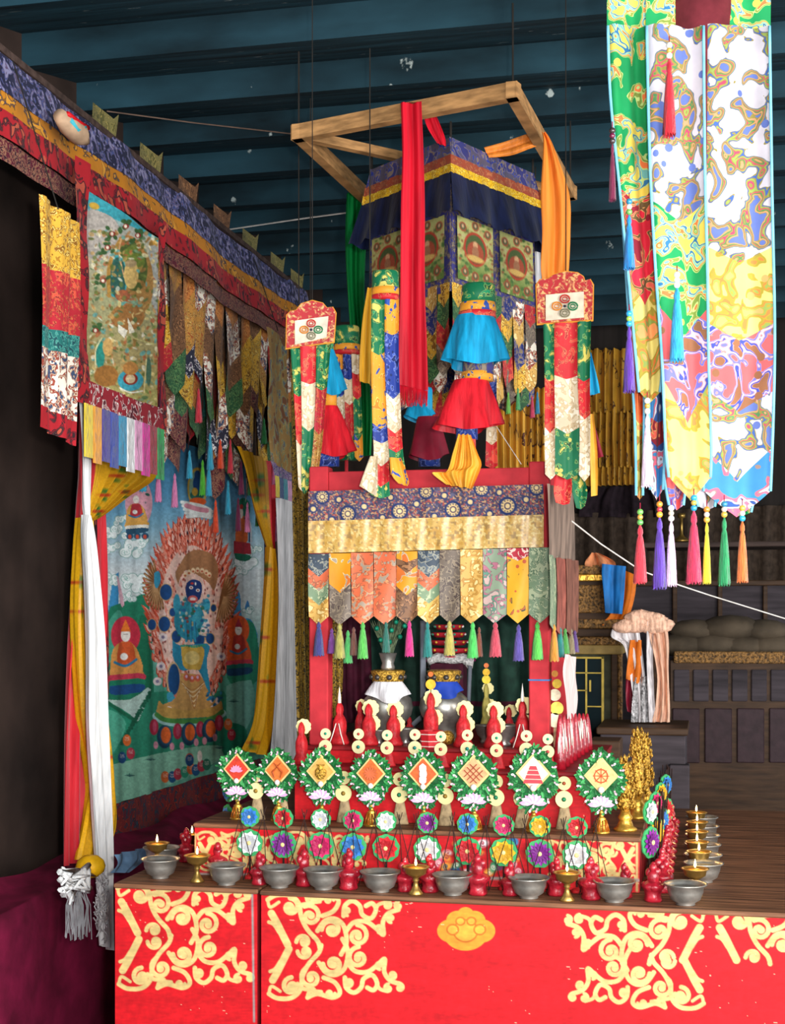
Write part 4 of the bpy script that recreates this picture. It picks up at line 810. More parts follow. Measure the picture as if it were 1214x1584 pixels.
def panel_pig(P):
    P.c[:] = hx('a8a868'); q = random.Random(31)
    P.m(np.clip((P.V - .55) * 3, 0, 1), '5f7a3c')
    for i in range(170): P.ell(q.uniform(0, 1), q.uniform(0, 1), q.uniform(.02, .06), q.uniform(.015, .04), q.choice(['6a7a3c', 'a89a60', '4a6a38', '8a5a3c', 'b0a878']), aa=.02)
    P.ell(.5, .45, .33, .27, 'a83c2c', aa=.02); P.ell(.5, .45, .28, .23, '4a5a34', aa=.02); P.ell(.5, .5, .24, .17, '9c4a34', aa=.02); P.ell(.5, .38, .07, .06, 'c89a70', aa=.02); P.ell(.5, .5, .10, .10, '9a6a4c', aa=.02); P.ell(.5, .6, .25, .05, 'c8a45c', aa=.02)
    for x, y in ((.15, .15), (.85, .15), (.2, .86), (.5, .88), (.82, .86), (.5, .08)): P.ell(x, y, .10, .075, '9a4a34', aa=.02); P.ell(x, y, .07, .05, '4f5a3c', aa=.02); P.ell(x, y - .01, .03, .03, 'c89a78', aa=.02)
    return P.c
def cface(A, B, outn, detailed=True):
    e = B - A; A = np.array(A) - e * .012; B = np.array(B) + e * .012; e = B - A
    def band(name, mat, d0, d1, out0, out1, nu=40, nv=6, w=.004, k=7, pigf=None, u0=0, u1=1, jag=0):
        U, V = np.meshgrid(np.linspace(u0, u1, nu), np.linspace(0, 1, nv))
        off = out0 + (out1 - out0) * V + w * np.sin(2 * math.pi * k * U + V) * (V + .2) * np.sin(math.pi * np.clip(U, .0, 1)) ** .5
        P = A + U[..., None] * e + outn * off[..., None] + (e / np.linalg.norm(e)) * ((2 * U - 1) * (out0 + (out1 - out0) * V) * (u0 == 0))[..., None]; P = P + np.stack([0 * U, 0 * U, -(d0 + (d1 - d0) * V) + jag * np.sin(U * 40) * V], -1)
        pig = pigf(Paint((U - u0) / (u1 - u0), V)) if pigf else None
        return grid(name, P, mat, cn, None, pig)
    band('blue_band', b_blg, 0, .066, .0, .012); band('red_band', b_rdb, .062, .096, .014, .018); band('gold_braid', b_gdb, .094, .125, .019, .022)
    band('navy_skirt', m_navy, .122, .262, .022, .055, 80, 12, .010, 4, jag=.006)
    band('border_cloth', b_bord, .15, .50, .0, .006)
    if detailed:
        for j, (u0, u1) in enumerate(((.05, .46), (.54, .95))): band('picture_panel', painted(), .25, .455, .012, .014, 60, 60, .002, 2, panel_pig, u0, u1)
    npn = 7 if detailed else 3; du = e / npn * .98
    q = random.Random(int(A[0] * 1000) % 97)
    pp = [b_gold, b_white, b_green, b_goldp, b_redb, brocade('deep_blue_brocade', '24306c', ['3c4a8c', '8a7a5c'], 50), b_grey]
    for lay in range(2):
        for j in range(npn):
            ms = [pp[(j * 3 + lay * 2 + k * 2) % 7] for k in range(4)]
            pennant(cn, A + e * (j + .01 + .5 * lay * (j < npn - 1)) / npn + outn * (.008 - .01 * lay) + [0, 0, -.47], du, .30 + .05 * lay + .02 * (j % 2), ms, [.26, .5, .75], .035, fold=.005, ph=j, nrm=outn, nu=7, nv=10)
    return e
def on_(A, B, C_): v = np.cross(B - A, [0, 0, 1.]); v /= np.linalg.norm(v); return v if np.dot(v, A - C_) > 0 else -v
Cc = (N_ + Bc) / 2
cface(N_, Lc, on_(N_, Lc, Cc)); cface(N_, Rc, on_(N_, Rc, Cc)); cface(Lc, Bc, on_(Lc, Bc, Cc), False); cface(Rc, Bc, on_(Rc, Bc, Cc), False)
b = MB(); b.add([N_ + [0, 0, -.004], Rc + [0, 0, -.004], Bc + [0, 0, -.004], Lc + [0, 0, -.004]], [(0, 1, 2, 3)]); b.build('top_cloth', m_navy, cn)
for q_ in (N_, Lc, Rc, Bc): b = MB(); b.tube([q_, q_ + [0, 0, .05]], .004, 5); b.build('tie', mk('dark_cord', '2a2622'), cn)
for px, y0_, cc in ((786, 606, '6ab04c'), (801, 600, '4ca060'), (823, 612, 'c83c5c'), (831, 606, '2c8ab0')):
    tassel(cn, at(px, y0_, 'D', 4.85), .075, .009, silk(cc))
# ---------------------------------------------------------------- silk scarves on the frame
m_rs = mk('crimson_satin', 'd0182c', .42, var=.25, scale=10, stretch=(6, 6, .3), bump=.35)
sc = thing('silk_scarf', 'long crimson silk scarf with fringe folded over the front batten', 'scarf', at(640, 628, 'D', 4.44))
psheet('long_fall', [m_rs], [(620, 160, 652, 159), (620, 168, 652, 166), (622, 240, 655, 240), (620, 320, 657, 320), (619, 440, 657, 440), (616, 530, 660, 530), (615, 595, 662, 605)], 'D', 4.42, sc, 50, 60, 1.3, .008)
b = MB(); q = random.Random(2)
for i in range(46):
    x = 616 + i; b.tube([at(x, 595 + 10 * i / 46, 'D', 4.42), at(x + q.uniform(-1, 1), 618, 'D', 4.41), at(x + q.uniform(-2, 2), 622 + q.uniform(0, 8), 'D', 4.415)], .0012, 4)
b.build('fringe', m_rs, sc)
psheet('short_fall', [m_rs], [(652, 158, 664, 160), (655, 180, 676, 182), (662, 200, 688, 212), (676, 222, 690, 226)], 'D', 4.56, sc, 16, 14, 2, .004)
b = MB(); b.add([at(620, 160, 'D', 4.42), at(652, 159, 'D', 4.42), at(652, 156, 'D', 4.56), at(620, 158, 'D', 4.56)], [(0, 1, 2, 3)]); b.build('fold_over', m_rs, sc)
m_or = mk('orange_satin', 'f08a34', .42, var=.2, scale=10, stretch=(6, 6, .3), bump=.35)
sc = thing('silk_scarf', 'bright orange silk scarf hanging over the right batten to the crested banner', 'scarf', at(860, 430, 'D', 4.62))
psheet('long_fall', [m_or], [(838, 205, 843, 205), (840, 225, 856, 228), (836, 300, 880, 300), (838, 360, 882, 360), (836, 410, 880, 410), (838, 432, 878, 432)], 'D', 4.60, sc, 40, 40, 1.4, .01)
psheet('back_loop', [m_or], [(748, 228, 756, 244), (780, 220, 790, 240), (815, 208, 818, 230), (836, 204, 840, 222)], 'D', 4.75, sc, 10, 24, 1.5, .006)
t = thing('silk_scarf', 'emerald green silk scarf hanging behind the left edge of the square canopy', 'scarf', at(555, 700, 'D', 5.5))
psheet('long_fall', [mk('emerald_satin', '0c8a40', .42, var=.3, scale=10, stretch=(6, 6, .3), bump=.35)], [(536, 300, 566, 294), (534, 380, 566, 380), (538, 460, 564, 460), (545, 560, 572, 560), (550, 640, 576, 640), (552, 705, 574, 705)], 'D', 5.5, t, 40, 50, 1.4, .014)
b = MB(); b.tube([at(552, 300, 'D', 5.5), F4 * .35 + F1 * .65 - [0, 0, .02]], .006, 6); b.build('tie', mk('emerald_satin', '0c8a40'), t)
t = thing('silk_scarf', 'pale silk scarf hanging between the square canopy and the orange scarf', 'scarf', at(826, 430, 'D', 5.0))
psheet('long_fall', [m_greyw], [(818, 312, 838, 318), (820, 380, 836, 382), (816, 436, 838, 440)], 'D', 5.05, t, 14, 20, 2, .006); cordup(t, at(828, 315, 'D', 5.05), 3.2)
t = thing('silk_scarf', 'yellow silk scarf hanging beside the left cylindrical banner', 'scarf', at(565, 590, 'D', 4.55))
psheet('long_fall', [mk('yellow_satin', 'e8a828', .45, var=.2, stretch=(6, 6, .3))], [(568, 445, 576, 445), (560, 500, 576, 500), (556, 560, 574, 560), (556, 590, 572, 594)], 'D', 4.5, t, 10, 20, 1.5, .005); cordup(t, at(572, 445, 'D', 4.5), 3.4)

# ---------------------------------------------------------------- cylindrical victory banners and crested banners
g_em = brocade('emerald_brocade', '0f6a44', ['1c8a5a', '0a4a34', 'd0c060'], 26, 'a8b050', cover=.45); g_or = brocade('orange_brocade', 'e8982c', ['c87a20', '2c4a9a'], 30, 'f0c860', cover=.35)
g_nv = brocade('royal_blue_brocade', '243a8a', ['3c5ab0', '182860'], 36, '8a90c0', cover=.4); g_cr = brocade('cream_brocade', 'dcc8a8', ['c8b08c', 'ece0c8'], 36, 'b89a70', cover=.5)
g_rd = brocade('scarlet_brocade', 'c8242c', ['a81c28', 'e05040'], 34, 'e88a5c', cover=.4)
m_cy = mk('cyan_satin', '1a9ac8', .4, var=.25, scale=12, stretch=(5, 5, .4), bump=.4); m_sc = mk('scarlet_satin', 'd4202c', .4, var=.25, scale=12, stretch=(5, 5, .4), bump=.4)
m_gs = mk('gold_satin', 'e8a838', .42, var=.2, scale=14, bump=.5); m_wr = mk('winered_satin', '8a1a30', .45, var=.25, scale=12, bump=.4)
def skirt(parent, px, y0_, y1_, r0, r1, D, mat, name='skirt', k=7, rip=.16, sl=0):
    s = D / F; p = at(px, y0_, 'D', D); h = (y1_ - y0_) * s; b = MB()
    n = 56; m = 12; vs = []; fs = []
    for j in range(m + 1):
        t_ = j / m; r = (r0 + (r1 - r0) * t_ ** .8) * s
        for i in range(n):
            a = 2 * math.pi * i / n; rr = r * (1 + rip * t_ * math.sin(k * a + .6 * math.sin(3 * t_)))
            vs.append(p + np.array([rr * math.cos(a) + sl * s * t_, rr * math.sin(a) * .8, -h * t_ + (.012 * math.sin(2 * a + 1) * t_)]))
    for j in range(m):
        for i in range(n): fs.append((j * n + i, j * n + (i + 1) % n, (j + 1) * n + (i + 1) % n, (j + 1) * n + i))
    b.add(vs, fs); return b.build(name, mat, parent, True)
def drum(parent, px, y0_, y1_, r, D, mat, name, r2=None):
    s = D / F; p = at(px, y1_, 'D', D); b = MB(); h = (y1_ - y0_) * s; r2 = r2 or r
    b.lathe([(r2 * s, 0), (r * s, h * .5), (r * s, h * .92), (r * s * .9, h)], p, 28, sy=.8); return b.build(name, mat, parent, True)
def strips(parent, D, L, name='brocade_strip', vee=.06, amp=.006):
    for rows, mats, cuts in L:
        psheet(name, mats, rows, 'D', D, parent, 9, 40, 1, amp, vee=vee, bands=[(c_, i) for i, c_ in enumerate(list(cuts) + [1.01])])
V1 = thing('victory_banner', 'tall cylindrical banner of green, orange and blue strips, left on the shrine top', 'victory banner', at(597, 760, 'D', 4.02))
drum(V1, 596, 420, 446, 21, 4.05, g_em, 'cap'); drum(V1, 596, 445, 457, 21.5, 4.05, g_or, 'orange_band'); drum(V1, 596, 456, 465, 21.5, 4.05, g_rd, 'red_band'); drum(V1, 596, 464, 722, 19, 4.06, g_em, 'inner_tube')
strips(V1, 3.995, [([(574, 463, 596, 463), (574, 560, 597, 560), (576, 660, 601, 660), (578, 700, 602, 700), (575, 745, 602, 745), (572, 770, 604, 772)], [g_em, g_or, g_nv, g_cr, g_rd, g_em], [.17, .42, .52, .68, .85]),
                  ([(595, 463, 617, 463), (595, 560, 617, 560), (599, 660, 621, 660), (602, 705, 624, 705), (604, 740, 630, 742)], [g_or, g_nv, g_cr, g_rd, g_em, g_or], [.16, .38, .55, .72, .9])])
psheet('hem_fold', [g_cr], [(572, 706, 584, 706), (560, 740, 584, 750), (556, 752, 582, 768)], 'D', 3.93, V1, 12, 12, 1, .008); psheet('hem_fold', [g_or], [(602, 708, 620, 708), (606, 735, 632, 742), (616, 748, 630, 752)], 'D', 3.93, V1, 10, 12, 1, .008)
V2 = thing('victory_banner', 'cylindrical banner with turquoise and scarlet skirts at the centre of the shrine top', 'victory banner', at(735, 755, 'D', 4.02))
drum(V2, 740, 440, 470, 26, 4.03, g_em, 'cap', 27); drum(V2, 739, 468, 483, 28, 4.03, g_or, 'orange_band', 29); drum(V2, 738, 482, 492, 29, 4.03, g_rd, 'red_band', 30)
skirt(V2, 735, 488, 562, 28, 48, 4.03, m_cy, 'turquoise_skirt', 6, .14); drum(V2, 740, 555, 580, 24, 4.03, b_bord, 'violet_band'); drum(V2, 738, 575, 590, 25, 4.03, g_or, 'lower_orange_band')
skirt(V2, 728, 588, 662, 26, 50, 4.03, m_sc, 'scarlet_skirt', 5, .2, -6); drum(V2, 722, 640, 680, 17, 4.03, g_nv, 'blue_band'); drum(V2, 722, 668, 722, 14, 4.03, g_rd, 'red_core')
psheet('gold_silk', [m_gs], [(708, 672, 728, 672), (700, 700, 738, 700), (690, 730, 744, 716), (668, 732, 742, 728), (690, 750, 730, 756)], 'D', 3.93, V2, 40, 30, 3, .014)
strips(V2, 4.12, [([(752, 590, 768, 590), (752, 660, 768, 660), (750, 725, 770, 725)], [g_nv, g_cr, g_rd], [.4, .7])])
V3 = thing('victory_banner', 'cylindrical banner with green cap and narrow strips, rear left of the shrine top', 'victory banner', at(536, 715, 'D', 4.6))
drum(V3, 536, 505, 534, 20, 4.6, g_em, 'cap'); drum(V3, 536, 533, 543, 21, 4.6, g_or, 'orange_band'); drum(V3, 536, 542, 549, 21, 4.6, g_rd, 'red_band'); drum(V3, 536, 548, 712, 18, 4.62, g_em, 'inner_tube'); q_ = at(536, 712, 'D', 4.62); b = MB(); b.tube([q_, [q_[0], q_[1], zR1]], .006, 6); b.build('pole', m_post, V3)
strips(V3, 4.55, [([(517, 548, 530, 548), (520, 620, 533, 620), (524, 700, 537, 700)], [g_or, g_nv, g_cr, g_rd], [.2, .45, .7]), ([(530, 548, 544, 548), (533, 620, 547, 620), (536, 712, 550, 712)], [g_nv, g_cr, g_rd, g_em], [.3, .55, .8]), ([(543, 548, 556, 548), (546, 620, 559, 620), (549, 714, 562, 714)], [g_cr, g_rd, g_em, g_or], [.25, .5, .8])])
V4 = thing('victory_banner', 'slanting banner with turquoise and scarlet skirts behind the left crested banner', 'victory banner', at(512, 725, 'D', 4.3))
drum(V4, 507, 520, 545, 9, 4.3, g_em, 'cap'); skirt(V4, 507, 538, 608, 8, 20, 4.3, m_cy, 'turquoise_skirt', 5, .15, 8); drum(V4, 510, 600, 632, 11, 4.3, g_or, 'orange_band'); skirt(V4, 510, 628, 703, 12, 30, 4.3, m_sc, 'scarlet_skirt', 5, .18, 8); drum(V4, 508, 698, 722, 17, 4.3, g_nv, 'blue_band')
V5 = thing('victory_banner', 'dark red skirted banner half hidden behind the hem of the crimson scarf', 'victory banner', at(660, 722, 'D', 4.35))
drum(V5, 655, 600, 650, 14, 4.5, m_cy, 'turquoise_band'); skirt(V5, 662, 645, 708, 16, 30, 4.35, m_wr, 'winered_skirt', 5, .12); drum(V5, 664, 700, 722, 17, 4.35, g_nv, 'blue_band'); skirt(V5, 648, 620, 646, 12, 24, 4.5, m_cy, 'turquoise_skirt', 5, .1)
def crest(name, label, outline, inner, D, groupx, strp, extra=None):
    t = thing(name, label, 'banner', at(groupx, outline[-1][1], 'D', D))
    def slab(n_, pts, mat, d, th_=.006):
        b = MB(); q = [at(x, y, 'D', D - d) for x, y in pts]; q2 = [p - FW * th_ * -1 for p in q]; n = len(q)
        b.add(q + q2, [tuple(range(n)), tuple(range(2 * n - 1, n - 1, -1))] + [(i, i + n, (i + 1) % n + n, (i + 1) % n) for i in range(n)]); return b.build(n_, mat, t)
    cx_ = sum(p[0] for p in outline) / len(outline); cy_ = sum(p[1] for p in outline) / len(outline)
    slab('gold_edging', [(cx_ + (x - cx_) * 1.04, cy_ + (y - cy_) * 1.05) for x, y in outline], mk('orange_braid', 'e8962c', .6), 0)
    slab('crest_plate', outline, brocade('crest_red_brocade', 'b42a30', ['8c1c28', 'd06a48', 'e0b070'], 60, 'e0a070', cover=.5), .005)
    slab('crest_panel', inner, mk('cream_panel_cloth', 'e2d4bc', .7), .009)
    mx, my = sum(p[0] for p in inner) / 4, sum(p[1] for p in inner) / 4; w = abs(inner[1][0] - inner[0][0]) * .2
    for dx, dy, c_ in ((0, -.95, 'c83c34'), (1.05, 0, '1f7a4c'), (0, .9, '8a8468'), (-1.05, 0, 'e08a34')):
        b = MB(); ring = [at(mx + dx * w + w * .62 * math.cos(a), my + dy * w + w * .5 * math.sin(a), 'D', D - .013) for a in np.linspace(0, 2 * math.pi, 17)]; b.tube(ring, .0022, 5); 
        ring = [at(mx + dx * w + w * .3 * math.cos(a), my + dy * w + w * .25 * math.sin(a), 'D', D - .013) for a in np.linspace(0, 2 * math.pi, 11)]; b.tube(ring, .0016, 5); b.build('emblem_ring', mk('emblem_' + c_, c_, .6), t)
    b = MB(); b.blob(at(mx, my, 'D', D - .013), .004); b.build('emblem_dot', mk('emblem_dot', '3a3a48', .6), t)
    pp = at(mx, inner[0][1], 'D', D + .02)
    strips(t, D - .004, strp); return t
C1 = crest('crested_banner', 'crested red banner plate with cream emblem panel hanging at the left of the shrine', [(444, 487), (450, 481), (458, 480), (466, 470), (483, 465), (499, 469), (505, 476), (514, 475), (519, 484), (516, 528), (443, 538)], [(456, 496), (508, 489), (505, 522), (456, 533)], 4.12, 480,
    [([(449, 540, 466, 538), (455, 620, 469, 620), (459, 700, 470, 700), (462, 760, 472, 760)], [g_em, g_rd, g_cr], [.3, .62]), ([(464, 536, 493, 534), (466, 600, 490, 600), (467, 680, 486, 680), (466, 765, 476, 765)], [g_rd, g_cr, g_em], [.32, .62]), ([(489, 535, 512, 532), (488, 610, 505, 610), (484, 690, 498, 690), (476, 760, 488, 760)], [g_em, b_redb, b_tan], [.3, .6])])
C2 = crest('crested_banner', 'crested red banner plate with cream emblem panel hanging at the right of the shrine', [(830, 440), (836, 432), (848, 431), (856, 425), (874, 420), (893, 422), (902, 428), (904, 434), (912, 432), (917, 440), (916, 494), (832, 500)], [(844, 456), (903, 451), (903, 491), (844, 496)], 3.86, 875,
    [([(840, 502, 858, 500), (842, 590, 859, 590), (842, 670, 859, 670), (843, 742, 860, 742)], [g_em, g_rd, g_cr], [.33, .66]), ([(893, 498, 914, 496), (893, 590, 912, 590), (896, 660, 913, 660), (895, 745, 912, 745)], [g_em, g_rd, g_cr], [.33, .62]),
     ([(857, 500, 896, 498), (857, 580, 894, 580), (858, 665, 896, 665), (858, 742, 896, 742)], [g_rd, g_cr, g_em], [.35, .7])])
psheet('bottom_tongue', [g_rd], [(858, 730, 884, 732), (856, 760, 884, 760), (860, 780, 880, 782)], 'D', 3.87, C2, 10, 12, 1, .006, vee=.1); psheet('bottom_tongue', [g_em], [(880, 730, 900, 732), (884, 760, 908, 760), (892, 790, 904, 786)], 'D', 3.88, C2, 10, 12, 1, .008, vee=.1)
psheet('gold_strip', [m_gs], [(908, 640, 918, 640), (912, 700, 924, 705), (914, 768, 924, 766)], 'D', 3.9, C2, 6, 12, 1, .004); psheet('turquoise_flap', [m_cy], [(911, 544, 914, 546), (911, 590, 926, 592), (912, 612, 928, 608)], 'D', 3.92, C2, 10, 14, 1.5, .006); psheet('winered_flap', [m_wr], [(912, 640, 916, 644), (913, 690, 930, 692), (914, 712, 934, 706)], 'D', 3.92, C2, 10, 14, 1.5, .006)
b = MB(); b.tube([at(875, 424, 'D', 3.87), at(875, 424, 'D', 3.87) + [0, 0, ZCEIL - .05 - at(875, 424, 'D', 3.87)[2]]], .0015, 5); b.build('hanging_cord', mk('dark_cord', '2a2622'), C2)
b = MB(); b.tube([at(483, 466, 'D', 4.13), at(483, 466, 'D', 4.13) + [0, 0, ZCEIL - .05 - at(483, 466, 'D', 4.13)[2]]], .0015, 5); b.build('hanging_cord', mk('dark_cord', '2a2622'), C1)
# ---------------------------------------------------------------- curtains on the back wall, behind the shrine
m_bc = brocade('dim_gold_curtain', 'c8922c', ['5a2c1c', 'b88a34'], 9, '3a2414', cover=.2)
t = psheet('flounced_curtain', [m_bc], [(905, 540, 990, 540), (905, 640, 990, 640)], 'Y', YB - .06, None, 50, 10, 6, .04); tag(t, 'upper dim gold curtain flounce on the back wall right of the shrine', 'curtain', 'flounced gold curtains')
t = psheet('flounced_curtain', [m_bc], [(905, 638, 990, 638), (905, 724, 990, 724)], 'Y', YB - .06, None, 50, 10, 8, .05); tag(t, 'middle dim gold curtain flounce on the back wall right of the shrine', 'curtain', 'flounced gold curtains')
t = psheet('flounced_curtain', [m_bc], [(905, 722, 990, 722), (905, 752, 990, 750)], 'Y', YB - .06, None, 50, 6, 10, .04); tag(t, 'lowest narrow gold curtain flounce on the back wall right of the shrine', 'curtain', 'flounced gold curtains')
t = psheet('mustard_curtain', [m_bc], [(765, 600, 850, 600), (765, 660, 850, 660), (765, 730, 850, 730)], 'D', 5.2, None, 60, 16, 8, .02); tag(t, 'mustard curtain seen between the central banner and the right crested banner', 'curtain')

# ================================================================ THINGS INSIDE THE SHRINE
m_sil = mk('tarnished_silver', 'a8a49c', .36, .75, var=.25, scale=30, bump=.08); m_brs = mk('aged_brass', 'b8924c', .35, .8, var=.25, scale=30, bump=.1)
m_glt = mk('embossed_gilt', 'd0a040', .35, .7, var=.4, scale=140, bump=.8)
def L(prof, c_, s, n=32): b = MB(); b.lathe([(r * s, z * s) for r, z in prof], c_, n); return b
def vase(px, yc, D, label, extra):
    s = D / F; p = at(px, yc, 'D', D); p[2] = z4; H = (at(px, yc, 'D', D)[2] - z4) / s
    t = thing('ritual_vase', label, 'vase', p); zz = H
    if H < 30: zz = 30
    L([(20, 0), (22, 3), (18, 7), (28, zz - 18), (36, zz - 8), (39, zz + 4), (36, zz + 18), (26, zz + 27), (16, zz + 30), (13, zz + 38), (17, zz + 40), (17, zz + 43), (0, zz + 43)], p, s).build('vase_body', m_sil, t, True)
    L([(21, zz + 40), (24, zz + 44), (25, zz + 54), (27, zz + 60), (22, zz + 62), (0, zz + 62)], p, s).build('gilt_collar', m_glt, t, True)
    for k in range(8):
        a = k * math.pi / 4 + .3; b = MB(); b.blob(p + np.array([25 * s * math.cos(a), 25 * s * math.sin(a), (zz + 51) * s]), 4.5 * s, 8); b.build('collar_stone', mk('dark_agate', '3a3430', .3), t, True)
    extra(t, p, s, zz); return t
def ex1(t, p, s, zz):
    skirt(t, 600, 1054, 1080, 22, 31, 4.12, m_greyw, 'white_scarf_wrap', 4, .2)
    L([(10, zz + 62), (11, zz + 66), (9, zz + 72), (14, zz + 88), (13, zz + 88), (0, zz + 70)], p, s).build('silver_cup', m_sil, t, True)
    b = MB(); q = random.Random(4)
    for i in range(150):
        a = q.uniform(-.62, .62); l = q.uniform(35, 68); e = p + np.array([math.sin(a) * l * s * .75, q.uniform(-10, 10) * s, (zz + 84 + l * math.cos(a)) * s]); b.tube([p + np.array([q.uniform(-6, 6) * s, 0, (zz + 80) * s]), (p + e) / 2 + np.array([0, 0, (zz + 42) * s * 1.0]) * 0 + np.array([0, 0, 0]) + (np.array([0, 0, (zz + 80) * s / 2])), e], [.0006, .0016, .0006], 4)
    b.build('feather_bunch', mk('peacock_barb', '6a7a5c', .5, var=.4, scale=90), t)
    for x, y in ((588, 990), (605, 975), (596, 962), (618, 985), (612, 962), (582, 972), (625, 968), (602, 993)):
        b = MB(); c_ = at(x, y, 'D', 4.07); b.lathe([(.0001, -.003), (.008, 0), (.0001, .003)], c_, 12); o = b.build('feather_eye', mk('peacock_eye', '0f8a6a', .3), t, True)
        o.rotation_euler = (R(90), 0, 0); 
def ex2(t, p, s, zz):
    skirt(t, 687, 1054, 1074, 20, 27, 4.12, mk('royal_blue_silk', '1c3c9a', .5), 'blue_cloth_wrap', 5, .15)
vase(600, 1098, 4.16, 'silver vase with gilt collar, white scarf and peacock feathers inside the shrine', ex1)
vase(687, 1098, 4.16, 'silver vase with gilt collar and blue cloth inside the shrine', ex2)
# fix feather eyes orientation: meshes are local to their own thing, so rotate about their centre instead
for o in bpy.data.objects:
    if o.name.startswith('feather_eye'):
        o.rotation_euler = (0, 0, 0); co = np.empty(len(o.data.vertices) * 3); o.data.vertices.foreach_get('co', co); co = co.reshape(-1, 3); c0 = co.mean(0); d = co - c0; co = c0 + d[:, [0, 2, 1]] ; o.data.vertices.foreach_set('co', co.ravel()); o.data.update()
t = thing('tiered_stand', 'stack of small red trays with coloured beads between the two silver vases', 'tray stack', at(694, 1022, 'D', 4.3))
for k in range(5):
    y = 965 + k * 12; w = 20 + k * 3.4; s = 4.3 / F; b = MB(); p = at(694, y + 9, 'D', 4.3); b.lathe([(w * .9 * s, 0), (w * 1.15 * s, 7 * s), (w * 1.1 * s, 8 * s), (w * .8 * s, 4 * s)], p, 28); o = b.build('tray', mk('tray_red', 'b02430', .45), t, True)
    for j in range(7):
        a = -math.pi + j * math.pi / 6; b = MB(); b.blob(p + np.array([w * 1.1 * s * math.cos(a), w * 1.1 * s * math.sin(a), 5 * s]), .004, 7); b.build('bead', mk('bead_' + ('e8e4dc', '3c9a7c', 'd8a83c')[j % 3], ('e8e4dc', '3c9a7c', 'd8a83c')[j % 3], .4), o, True)
b = MB(); b.box(at(694, 1018, 'D', 4.3), (.15, .1, .02)); b.build('plinth', mk('magenta_cloth', '8a1c5c', .7), t)
b = MB(); b.box((at(694, 1018, 'D', 4.3) + [0, 0, (z4 - at(694, 1018, 'D', 4.3)[2]) / 2 - .005]), (.10, .07, at(694, 1018, 'D', 4.3)[2] - z4 - .02)); b.build('column', m_dkm, t)
t = thing('frosted_arch', 'frosted silver arch on thin poles over the right silver vase', 'arch stand', at(690, 1150, 'D', 4.22))
b = MB(); b.tube([at(x, y, 'D', 4.24) for x, y in ((661, 1034), (664, 1022), (676, 1017), (700, 1020), (716, 1018), (726, 1024), (727, 1034))], [.008, .014, .015, .014, .016, .017, .008], 10); b.build('arch', mk('frosted_silver', 'd0ccc8', .5, .2, var=.3, scale=150, bump=.9), t, True)
for x, pts in ((654, ((654, 960), (654, 1100), (650, 1112), (636, 1124), (630, 1150))), (727, ((727, 1030), (725, 1080), (721, 1150)))):
    b = MB(); q = [at(a, y, 'D', 4.22) for a, y in pts]; q[-1][2] = z4; b.tube(q, .006 if x > 700 else .009, 8); b.build('pole', mk('grey_pipe', '6c7078', .5), t, True)
# ================================================================ OFFERINGS
m_wax = mk('red_torma_wax', 'a01828', .28, var=.35, scale=45, bump=.5, coat=.3); m_dough = mk('red_torma_dough', 'b82228', .45, var=.3, scale=50, bump=.5)
m_tan = mk('tan_dough', 'b49a74', .8, var=.3, scale=60, bump=.4); m_cream = mk('cream_butter', 'f0e2a0', .5, var=.06); m_wbut = mk('white_butter', 'ece6d8', .5, var=.05)
m_disc = mk('pale_butter', 'dccf9c', .5, var=.08); m_water = mk('still_water', '70706c', .05, .3, var=.05, bump=0); m_butter = mk('melted_butter', 'e8961c', .3, var=.15); m_flame = mk('lamp_flame', 'ffd890', .5, emit=9, bump=0); m_wick = mk('wick', '2a1c14')
def pigc(s): return mk('butter_' + s, s, .45, var=.15, scale=80, bump=.2)
def place(proto, first, p, label, group, rz=0, sc=1):
    o = proto if first else copytree(proto); o.location = [float(q) for q in p]; o.rotation_euler = (0, 0, rz); o.scale = (sc, sc, sc)
    o['label'] = label; o['group'] = group; return o
# ---- water bowls
K = 3.66 / F
t = thing('offering_bowl', '', 'bowl'); b = MB()
b.lathe([(.022, 0), (.024, .002), (.022, .005), (.036, .014), (.043, .032), (.0445, .044), (.052, .050), (.053, .053), (.050, .0525), (.042, .046), (.040, .040)], (0, 0, 0), 36); b.build('bowl_body', m_sil, t, True)
b = MB(); b.lathe([(.0405, .042), (.0001, .0421)], (0, 0, 0), 28); b.build('water', m_water, t, True); bowl = t
sites = [(248, 1356, 'behind the left brass lamp'), (350, None, ''), (432, None, ''), (500, None, ''), (588, None, ''), (700, None, ''), (818, None, ''), (950, None, ''), (1060, None, '')]
for i, (px, py, ex) in enumerate(sites):
    Y = 3.60 if i == 0 else 3.548; z = zL if px < 400 else zT
    place(bowl, i == 0, on(px, Y, z), 'tarnished silver water bowl on the front tables, ' + ORD[i] + ' of the front row', 'silver water bowls in the front row')
place(bowl, False, on(250, 3.78, zL), 'silver water bowl on the left table behind the leftmost front bowl', 'silver water bowls in the front row')
for k, Y in enumerate((3.86, 4.0, 4.18, 4.36, 4.55, 4.75)):
    place(bowl, False, on(1088 - k * .5, Y, zT), ['nearest', 'second nearest', 'third', 'fourth', 'second farthest', 'farthest'][k] + ' silver bowl in the row receding along the right edge of the table', 'silver bowls receding at the right')
